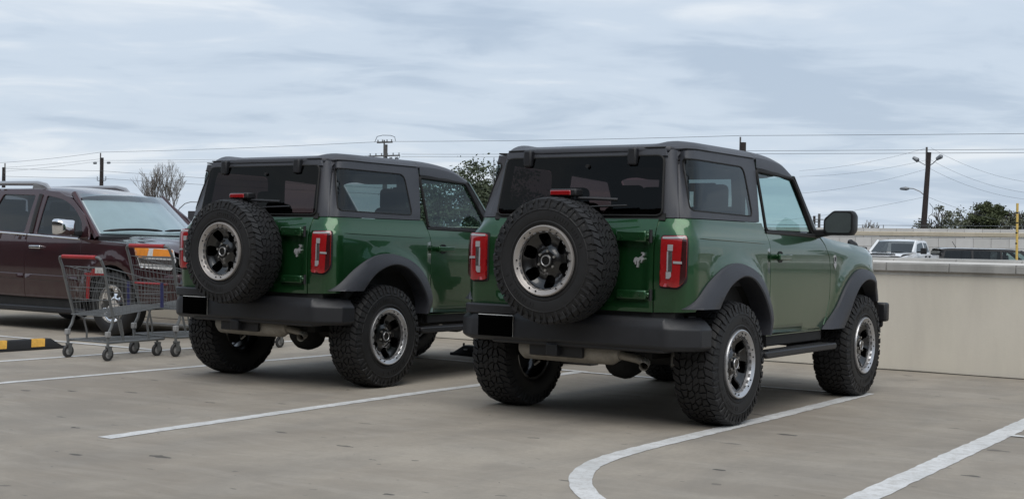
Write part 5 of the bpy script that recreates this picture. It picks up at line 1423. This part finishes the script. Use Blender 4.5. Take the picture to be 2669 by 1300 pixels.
def make_far_wagon():
    root = empty('dark_wagon', (-9.35, 47.6, -0.2), -PI/2+R(30))
    S = lambda y, z: Vector((0.96-interp([(0.4, 0.03), (0.7, 0), (1.05, 0.02), (1.18, 0.05), (1.66, 0.16)], z)-0.22*max(0, (y-1.9)/0.6)**2, y, z))
    for T, sg in ((S, 1), (mirror(S), -1)):
        panel('body_side', [(-2.45, 0.45), (2.50, 0.45), (2.52, 0.95), (1.5, 1.08), (-2.45, 1.13)], T, 'brown_dark', root, step=0.16)
        wn = [rounded([(0.10, 1.17), (1.32, 1.14), (0.80, 1.53), (0.10, 1.575)], 0.04, 3), rounded([(-1.05, 1.18), (0.02, 1.175), (0.02, 1.58), (-1.05, 1.59)], 0.03, 3), rounded([(-2.25, 1.20), (-1.13, 1.185), (-1.13, 1.59), (-2.15, 1.57)], 0.03, 3)]
        cf = panel('cabin_frame', [(-2.45, 1.135), (1.56, 1.09), (1.48, 1.16), (0.90, 1.58), (0.4, 1.645), (-1.0, 1.67), (-2.30, 1.63)], T, 'black', root, holes=wn, step=0.12)
        for k, h in enumerate(wn): panel('side_window', h, T, 'clear' if k == 0 else 'arm_glass', cf, step=0.2, thick=0, off=-0.01)
        m = MB(); m.box((sg*1.05, 1.25, 1.18), (0.18, 0.10, 0.13)); m.build('door_mirror', 'black', root, bevel=0.03)
        m = MB(); m.box((sg*0.84, -2.47, 1.05), (0.16, 0.05, 0.34)); m.build('taillight', 'red_lens', root, bevel=0.01)
        m = MB(); m.box((sg*0.70, 2.52, 0.80), (0.36, 0.08, 0.16)); m.build('headlight', 'white_lens', root, bevel=0.03)
    rf = lambda u, v: Vector((u*0.82, v, 1.715-0.045*u*u-0.07*max(0, (v-0.2)/0.8)**2-0.03*max(0, (-1.9-v)/0.4)**2))
    panel('roof', rect(-1, 1, -2.34, 0.98), rf, 'brown_dark', root, step=0.15, ref=(0, 0, 0))
    ws = lambda u, v: Vector((u*(0.84-0.06*v), 1.72-0.74*v-0.14*u*u, 1.07+0.55*v))
    panel('windshield', rect(-0.98, 0.98, 0.02, 0.98), ws, 'wind', root, step=0.2, thick=0, ref=(0, 0, 1))
    for sg in (1, -1):
        m = MB(); m.tube([ws(sg, v) for v in (-0.02, 0.5, 1.0)], 0.045, 6); m.build('a_pillar', 'brown_dark', root)
    hd = lambda u, v: Vector((u*(0.90-0.10*max(0, v-1.6)), v, 1.10-0.10*max(0, v-1.6)-0.03*u*u))
    panel('hood', rect(-1, 1, 1.58, 2.50), hd, 'brown_dark', root, step=0.15, ref=(0, 2, 0))
    m = MB(); m.box((0, 2.52, 0.65), (1.7, 0.14, 0.5)); m.build('front_bumper', 'brown_dark', root, bevel=0.04)
    m = MB(); m.box((0, -2.47, 0.80), (1.8, 0.10, 0.7)); m.build('tailgate', 'brown_dark', root, bevel=0.03)
    m = MB(); m.box((0, -2.36, 1.38), (1.5, 0.03, 0.38)); m.build('rear_window', 'arm_glass', root)
    m = MB(); m.box((0, 0, 0.50), (1.6, 4.8, 0.2)); m.box((0, -0.3, 0.85), (1.7, 3.6, 0.4)); m.build('floor_pan', 'interior', root)
    for sg in (1, -1):
        for y in (0.35, -0.75):
            m = MB(); m.box((sg*0.38, y, 1.15), (0.5, 0.14, 0.55)); m.box((sg*0.38, y-0.03, 1.48), (0.26, 0.10, 0.17)); m.build('seat', 'seat', root, bevel=0.04)
    m = MB(); m.tube([(0.1, -1.55, 1.69), (0.1, -1.72, 1.96)], 0.012, 5); m.build('antenna', 'black', root)
    far_wheels(root, [(0.84, 1.6), (-0.84, 1.6), (0.84, -1.4), (-0.84, -1.4)], 0.36)
    return tag(root, 'dark boxy wagon seen over the parapet, right of the white pickup', 'wagon')
make_far_wagon()
# striped clearance post
root = empty('clearance_post', (-1.29, 17.5, -0.2))
tag(root, 'slim yellow post with black bands standing right of the dark wagon', 'post')
m = MB(); m.cyl((0, 0, 0), (-0.02, 0, 2.42), 0.023, 10); m.build('shaft', 'yellow_post', root)
m = MB(); m.cyl((0, 0, 0), (0, 0, 0.04), 0.11, 14); m.build('base_plate', 'metal_grey', root)
for z in (2.24, 2.05, 1.86, 1.66):
    m = MB(); m.cyl((-0.02, 0, z-0.012), (-0.02, 0, z+0.012), 0.026, 10); m.build('band', 'black', root)

# ------------------------------------------------------------------ poles, wires, lamps
def pole(x, y, ztop, label, mat='wood', r0=0.17, r1=0.12, stub=None, lean=(0, 0), group='wooden utility poles along the road'):
    root = empty('utility_pole', (x-lean[0], y-lean[1], -0.2))
    m = MB(); h = ztop+0.2
    m.tube([(lean[0]*t, lean[1]*t, h*t) for t in (0, 0.3, 0.6, 1.0)], [r0, r0*0.9+r1*0.1, (r0+r1)/2, r1], 10); m.build('shaft', mat, root)
    if stub:
        m = MB(); m.tube([(lean[0]+stub[0], lean[1], h-0.8), (lean[0]+stub[0], lean[1], h+stub[1])], 0.07, 8); m.build('pole_top_pin', 'wood_grey', root)
    tag(root, label, 'utility pole', group)
    return root
def crossarm(root, z, half, n=4, mat='wood_grey', ins=True):
    m = MB(); m.box((0, -0.14, z), (2*half, 0.11, 0.13)); a = m.build('crossarm', mat, root)
    if ins:
        for k in range(n):
            x = -half+0.1+(2*half-0.2)*k/(n-1)
            m = MB(); m.lathe([(0.03, 0), (0.07, 0.05), (0.05, 0.10), (0.075, 0.16), (0.02, 0.22)], 8, 'z', (x, -0.14, z+0.065)); m.build('insulator', 'metal_grey', a)
    return a
pB = pole(-39.9, 90, 9.9, 'utility pole whose brown top rises just above the nearer green SUV roof', stub=(-0.25, 0.45), r0=0.30, r1=0.24)
pC = pole(-77.3, 90, 10.7, 'utility pole with a cluttered crossarm, above the rear green SUV roof', 'wood_grey', 0.26, 0.20, stub=(-0.18, 0.45))
crossarm(pC, 10.0-0.2, 1.9, 6); crossarm(pC, 11.1, 0.95, 4)
m = MB(); m.tube([(-1.3, -0.1, 11.15), (-1.0, -0.1, 11.7), (-0.3, -0.1, 11.8), (0.7, -0.1, 11.75), (1.2, -0.1, 11.6), (1.3, -0.1, 11.2)], 0.03, 5); m.build('jumper_wire', 'wire', pC)
for x in (-1.5, -0.7, 0.9, 1.6):
    m = MB(); m.lathe([(0.0, -0.15), (0.12, -0.12), (0.08, 0.0), (0.12, 0.1), (0, 0.14)], 8, 'x', (x, -0.25, 9.55)); m.build('insulator', 'metal_grey', pC)
m = MB(); m.tube([(-2.0, -0.2, 9.9), (-1.2, -0.2, 9.3), (0, -0.2, 9.25), (1.4, -0.2, 9.1), (2.0, -0.2, 9.7)], 0.03, 5); m.build('jumper_wire', 'wire', pC)
pD = pole(-119.4, 90, 10.3, 'slim utility pole rising above the maroon SUV roof', 'wood', 0.26, 0.20, stub=(-0.25, 0.55))
m = MB()
for sg in (-1, 1):
    m.lathe([(0.0, -0.3), (0.13, -0.2), (0.13, 0.2), (0, 0.3)], 8, 'x', (sg*1.2, 0, 9.9))
m.build('insulator_pair', 'metal_grey', pD)
m = MB(); m.tube([(-0.75, 0, 8.35), (-0.75, 0, 7.9), (0, 0, 7.85), (0.75, 0, 7.9), (0.75, 0, 8.35)], 0.05, 6); m.build('bracket', 'metal_grey', pD)
pE = pole(-137.8, 90, 9.5, 'leftmost utility pole, cut by the picture edge above the maroon SUV', 'wood', 0.26, 0.2, stub=(0.2, 0.5))
pA = pole(-21.9, 80, 8.0, 'dark leaning utility pole with twin floodlights and a street lamp arm, right', 'wood', 0.21, 0.15, stub=(-0.16, 0.35), lean=(0.42, 0))
for sg, z in ((-1, 7.75), (1, 7.82)):
    m = MB(); m.tube([(0.38, 0, 7.25), (0.38+sg*0.35, -0.1, 7.45), (0.38+sg*0.65, -0.2, z-0.12)], 0.03, 6); a = m.build('floodlight_arm', 'metal_grey', pA)
    m = MB(); m.lathe([(0.0, -0.25), (0.11, -0.2), (0.16, 0.15), (0.05, 0.26), (0, 0.27)], 10, 'x', (0, 0, 0))
    Mx = Matrix.Translation((0.38+sg*0.78, -0.2, z)) @ Matrix.Rotation(sg*R(-30), 4, 'Y')
    mm = MB(); mm.v = [Mx @ p for p in m.v]; mm.f = m.f; mm.build('floodlight', 'metal_grey', a)
m = MB(); m.tube([(0.25, 0, 5.25), (-0.1, -0.05, 5.58), (-0.55, -0.1, 5.78), (-0.9, -0.1, 5.80)], 0.04, 6); a = m.build('lamp_arm', 'metal_grey', pA)
m = MB(); m.lathe([(0.0, -0.35), (0.09, -0.25), (0.13, 0.1), (0.08, 0.30), (0, 0.32)], 10, 'x', (-1.15, -0.1, 5.78)); m.build('street_lamp', 'metal_grey', a)
m = MB(); m.tube([(0.55, -0.1, 4.8), (0.8, -0.1, 4.5), (0.75, -0.1, 4.1), (0.5, -0.1, 3.9)], 0.02, 5); m.build('cable_loop', 'wire', pA)

def cable(a, b, sag, label, r=0.028, n=18):
    r *= 0.62
    a, b = Vector(a), Vector(b); pts = []
    for k in range(n+1):
        t = k/n; p = a.lerp(b, t); p.z -= sag*4*t*(1-t); pts.append(p)
    m = MB(); m.tube(pts, r, 5)
    o = m.build('power_line', 'wire')
    return tag(o, label, 'cable', 'overhead power lines')
# primary line over the poles
top = [(-190, 90, 9.4), (-138.0, 90, 10.08), (-119.6, 90, 10.93), (-77.5, 90, 11.0), (-39.98, 90, 10.45), (20, 90, 9.35), (70, 90, 9.2)]
names = ['far left end', 'between the two left poles', 'between the slim pole and the cluttered pole', 'from the cluttered pole to the brown pole top', 'from the brown pole top off to the right', 'far right end']
for i in range(len(top)-1): cable(top[i], top[i+1], 0.12, 'topmost overhead wire '+names[i])
for dz, nm in ((0.0, 'upper'), (-0.24, 'lower')):
    cable((-75.3, 90, 9.72+dz), (-39.9, 90, 9.22+dz), 0.10, nm+' of the twin wires from the cluttered pole to the nearer SUV roof', 0.024)
    cable((-39.9, 90, 9.22+dz), (30, 90, 8.2+dz), 0.10, nm+' of the twin wires crossing the sky at the right', 0.026)
    cable((-119.5, 90, 9.98+dz), (-79.5, 90, 9.66+dz), 0.12, nm+' of the twin wires left of the cluttered pole', 0.022)
    cable((-137.9, 90, 9.46+dz*2), (-119.7, 90, 10.15+dz), 0.08, nm+' of the twin wires between the left poles', 0.022)
cable((-137.9, 89.8, 9.35), (-119.4, 89.8, 8.78), 0.03, 'upper telephone wire falling to the right above the maroon SUV')
cable((-119.4, 89.8, 8.78), (-77.3, 89.8, 6.5), 0.10, 'upper telephone wire crossing the bare tree')
cable((-137.9, 89.8, 8.40), (-119.4, 89.8, 7.92), 0.03, 'lower telephone wire falling to the right above the maroon SUV')
cable((-119.4, 89.8, 7.92), (-77.3, 89.8, 5.9), 0.06, 'lower telephone wire crossing the bare tree')
for k, (z0, zl, zr) in enumerate(((8.3, 6.9, 5.3), (7.5, 6.5, 4.7), (6.9, 5.3, 4.4))):
    nm = ('highest', 'middle', 'lowest')[k]
    cable((-22, 80, z0), (-31, 80, zl), 0.25, nm+' thin wire sagging left from the leaning pole', 0.012)
    cable((-21.8, 80, z0), (-11, 80, zr+0.6), 1.0, nm+' thin wire sagging right from the leaning pole', 0.012)
cable((-22.2, 80, 5.0), (-33, 80, 3.3), 0.15, 'service wire dropping left from the lamp arm', 0.012)
cable((-22.1, 80, 5.1), (-17.0, 78, 3.5), 0.1, 'service wire dropping into the trees from the leaning pole', 0.014)
# low wire on posts above the block wall
rt = empty('wall_top_wire', (-16.2, 54.15, 2.24)); tag(rt, 'thin wire on short posts along the top of the block wall', 'wire')
m = MB(); m.tube([(-6, 0, 0.30), (0, 0, 0.31), (6, 0, 0.33), (14, 0, 0.32)], 0.011, 4); m.build('strand', 'wire', rt)
for x in (0.0, 1.43, 6.0, 12.0):
    m = MB(); m.cyl((x, 0, 0), (x, 0, 0.34), 0.022, 6); m.build('post', 'metal_grey', rt)
# twin stub poles far behind the mirror
for dx, zt, lb in ((0, 3.65, 'left of two short dark poles beside the nearer SUV windshield'), (0.35, 3.8, 'right of two short dark poles beside the nearer SUV windshield')):
    rt = empty('utility_pole', (-28.85+dx, 77.5, -0.2)); m = MB(); m.tube([(0, 0, 0), (0, 0, zt+0.2)], [0.12, 0.09], 8); m.build('shaft', 'wood' if dx == 0 else 'wood_grey', rt)
    m = MB(); m.box((0, -0.12, zt-0.2), (0.7, 0.06, 0.06)); m.build('crossarm', 'wood_grey', rt)
    tag(rt, lb, 'utility pole', 'wooden utility poles along the road')
# slender mast in front of the oak, small dark building and curved lamp behind the maroon SUV
rt = empty('radio_mast', (-35.4, 48.7, -0.2)); tag(rt, 'thin mast rising through the oak between the two green SUVs', 'mast')
m = MB(); m.tube([(0, 0, 0), (0, 0, 6.05)], [0.035, 0.022], 6); m.build('shaft', 'metal_grey', rt)
m = MB(); m.tube([(0, 0, 0), (0, 0, 0.3)], 0.12, 8); m.build('footing', 'metal_grey', rt)
rt = empty('small_building', (-56.0, 49.0, -0.2)); tag(rt, 'small dark flat-roofed building glimpsed right of the bare tree', 'building')
m = MB(); m.box((0.0, 0, 1.25), (4.2, 3.0, 2.5)); m.build('wall', 'roofmat', rt)
m = MB(); m.box((0.0, 0, 2.56), (4.5, 3.3, 0.14)); m.build('roof', 'roofmat', rt)
m = MB(); m.box((-1.15, -1.2, 2.87), (0.95, 0.5, 0.54)); m.build('roof_unit', 'roofmat', rt, bevel=0.03)
rt = empty('curved_lamp', (-41.5, 32.45, -0.2)); tag(rt, 'curved lamp arm between the bare tree and the rear green SUV', 'street lamp')
m = MB(); m.tube([(0, 0, 0), (0.0, 0, 2.6), (0.10, 0.05, 2.80), (0.28, 0.2, 3.02), (0.48, 0.34, 3.10), (0.75, 0.5, 3.10), (0.95, 0.6, 3.05)], [0.035]+[0.022]*6, 7); m.build('arm', 'metal_grey', rt)
m = MB(); m.lathe([(0, -0.14), (0.06, -0.1), (0.07, 0.06), (0, 0.14)], 8, 'x', (1.05, 0.62, 3.02)); m.build('lamp_head', 'metal_grey', rt)

# ------------------------------------------------------------------ trees
def grow(m, p, d, L, r, depth, tips, rng, spread=0.5, n=3, taper=0.62, up=0.12, minr=0.012):
    pts = [p]; q = p; dd = d
    for k in range(3):
        dd = (dd+Vector((rng.uniform(-1, 1), rng.uniform(-1, 1), rng.uniform(-0.6, 1)))*0.13+Vector((0, 0, up*0.4))).normalized()
        q = q+dd*L/3; pts.append(q)
    r1 = max(minr, r*taper)
    m.tube(pts, [r, r*0.85+r1*0.15, (r+r1)/2, r1], 6 if r > 0.04 else 4, cap=False)
    tips.append((q, depth))
    if depth <= 0: return
    for k in range(n if depth > 1 else n+1):
        a = rng.uniform(0, 2*PI); s_ = rng.uniform(0.55, 1.25)*spread
        o = dd.orthogonal().normalized(); o2 = dd.cross(o)
        nd = (dd+(o*math.cos(a)+o2*math.sin(a))*s_+Vector((0, 0, up))).normalized()
        st = pts[-1] if k < 2 else pts[rng.choice((1, 2))]
        grow(m, st, nd, L*rng.uniform(0.62, 0.85), r1*rng.uniform(0.75, 1.0), depth-1, tips, rng, spread, n, taper, up, minr)
def bare_tree(loc, h, label, seed, spread=0.42, stems=4, thick=0.10, minr=0.011, depth=5):
    rng = random.Random(seed); root = empty('bare_tree', loc)
    m = MB(); tips = []
    m.tube([(0, 0, 0), (0.02, 0, h*0.18)], [thick*1.5, thick*1.25], 8); m.build('trunk', 'bark', root)
    for k in range(stems):
        a = 2*PI*k/stems+rng.uniform(-0.4, 0.4)
        mm = MB(); grow(mm, Vector((0, 0, h*0.16)), Vector((math.cos(a)*0.55, math.sin(a)*0.55, 1)).normalized(), h*0.26, thick, depth, tips, rng, spread, 3, 0.66, 0.16, minr)
        mm.build('branch', 'bark_pale', root, fix=False)
    return tag(root, label, 'tree', 'bare winter trees')
def leafy_tree(loc, h, rx, rz, label, seed, mat, clumps=60, per=150, leaf=0.16, zc=None, gap=0.55, depth=3):
    rng = random.Random(seed); root = empty('leafy_tree', loc)
    tips = []; m = MB()
    grow(m, Vector((0, 0, 0)), Vector((0, 0, 1)), h*0.34, 0.022*h+0.03, depth, tips, rng, 0.75, 3, 0.62, 0.10, 0.03)
    m.build('trunk', 'bark', root, fix=False)
    zc = h-rz if zc is None else zc
    cs = []
    for k in range(clumps):
        while True:
            v = Vector((rng.uniform(-1, 1), rng.uniform(-1, 1), rng.uniform(-1, 1)))
            if gap < v.length < 1: break
        lump = 1+0.22*mnoise.noise(v*2.3+Vector((seed, 0, 0)))
        cs.append((Vector((v.x*rx*lump, v.y*rx*lump, zc+v.z*rz*lump)), rng.uniform(0.45, 1.0)*rx*0.24))
    V = []; Fc = []
    for c, cr_ in cs:
        for i in range(per):
            d = Vector((rng.gauss(0, 1), rng.gauss(0, 1), rng.gauss(0, 0.75)))
            p = c+d*cr_*0.55
            a = Vector((rng.uniform(-1, 1), rng.uniform(-1, 1), rng.uniform(-0.7, 0.7))).normalized()
            b = a.orthogonal().normalized(); b = (b*math.cos(i)+a.cross(b)*math.sin(i))
            s_ = leaf*rng.uniform(0.55, 1.2); k = len(V)
            V += [p-a*s_*0.55, p+b*s_*0.32, p+a*s_*0.55, p-b*s_*0.32]; Fc.append((k, k+1, k+2, k+3))
    me = bpy.data.meshes.new('crown'); me.from_pydata([tuple(v) for v in V], [], Fc)
    link('crown', me, mat, root)
    return tag(root, label, 'tree')
def far_pt(x, y, z, k):                         # push a surveyed point k times farther along its own bearing
    return CAM+(Vector((x, y, z))-CAM)*k
b = far_pt(-57.7, 45.65, 1.2, 1.35); bare_tree((b.x, b.y, -0.2), 7.3, 'leafless grey tree behind the maroon SUV windshield', 4)
b = far_pt(-22.3, 69.7, 1.2, 1.25); bare_tree((b.x, b.y, -0.2), 3.9, 'leafless scrubby tree right of the nearer SUV mirror', 9, 0.5, 5, 0.07, 0.015, 4)
b = far_pt(-20.6, 71.5, 1.2, 1.3); bare_tree((b.x, b.y, -0.2), 3.0, 'low leafless bush left of the leaning pole foot', 21, 0.55, 5, 0.05, 0.014, 4)
b = far_pt(-30.2, 40.2, 1.2, 1.9); leafy_tree((b.x, b.y, -0.2), 8.3, 5.6, 4.5, 'dark live oak between the two green SUVs', 3, 'leaf_oak', 190, 120, 0.30, 3.8, 0.30, 4)
b = far_pt(-32.6, 38.6, 1.2, 2.1); leafy_tree((b.x, b.y, -0.2), 7.0, 3.2, 3.0, 'second live oak, mostly hidden by the rear green SUV roof', 8, 'leaf_oak', 70, 130, 0.26, 4.2, 0.35, 4)
k_ = 1.6
b = far_pt(-14.98, 68.69, 1.2, k_); leafy_tree((b.x, b.y, -0.2), 6.1, 2.0, 2.4, 'round dark evergreen tree beyond the block wall', 12, 'leaf_a', 130, 170, 0.20, 3.75, 0.45)
b = far_pt(-15.7, 62.1, 1.2, k_); leafy_tree((b.x, b.y, -0.2), 5.3, 2.3, 2.3, 'grey-green spreading tree right of the leaning pole', 14, 'leaf_b', 60, 90, 0.20, 3.0, 0.4, 4)
b = far_pt(-14.4, 64.2, 1.2, k_+0.1); leafy_tree((b.x, b.y, -0.2), 6.2, 1.8, 2.4, 'grey-green tree with upright twigs left of the round evergreen', 15, 'leaf_b', 50, 90, 0.20, 3.6, 0.4, 4)
b = far_pt(-12.9, 66.5, 1.2, k_); leafy_tree((b.x, b.y, -0.2), 5.3, 1.8, 2.0, 'loose grey-green tree behind the yellow post', 17, 'leaf_b', 60, 90, 0.20, 3.2, 0.4, 4)
b = far_pt(-11.2, 67.5, 1.2, k_); leafy_tree((b.x, b.y, -0.2), 4.9, 1.9, 1.9, 'grey-green tree at the right picture edge', 19, 'leaf_b', 50, 90, 0.20, 2.9, 0.4, 4)
for k, (x, y, h) in enumerate(((6, 92, 7.0), (20, 88, 8.5), (34, 95, 7.5), (50, 86, 9.0), (70, 90, 8))):  # unseen trees, added so paint and glass have something to reflect
    leafy_tree((x, y, -0.2), h, 3.6, 3.2, ('first', 'second', 'third', 'fourth', 'fifth')[k]+' added tree beyond the right picture edge, there to be mirrored in the SUV doors', 30+k, 'leaf_a', 40, 70, 0.45, None, 0.3)
# unseen store front, added behind the camera to darken tailgate and rear window reflections
rt = empty('added_store_front', (-20, -30, 0)); tag(rt, 'long dark store front with red bands, added behind the camera to be mirrored in the rear windows', 'building')
m = MB(); m.box((0, -6, 6.5), (110, 12, 13.0)); m.build('wall', 'store', rt)
m = MB(); m.box((0, 1.5, 4.3), (70, 3.0, 0.5)); m.build('canopy', 'roofmat', rt)
for x in (-24, -12, 0, 12, 24):
    m = MB(); m.box((x, 2.6, 2.05), (0.5, 0.5, 4.1)); m.build('column', 'store', rt)
for x in (-34, -29, -21, -9, -4, 8): 
    m = MB(); m.box((x, 0.06, 8.6), (1.8, 0.12, 6.4)); m.build('red_band', 'store_red', rt)
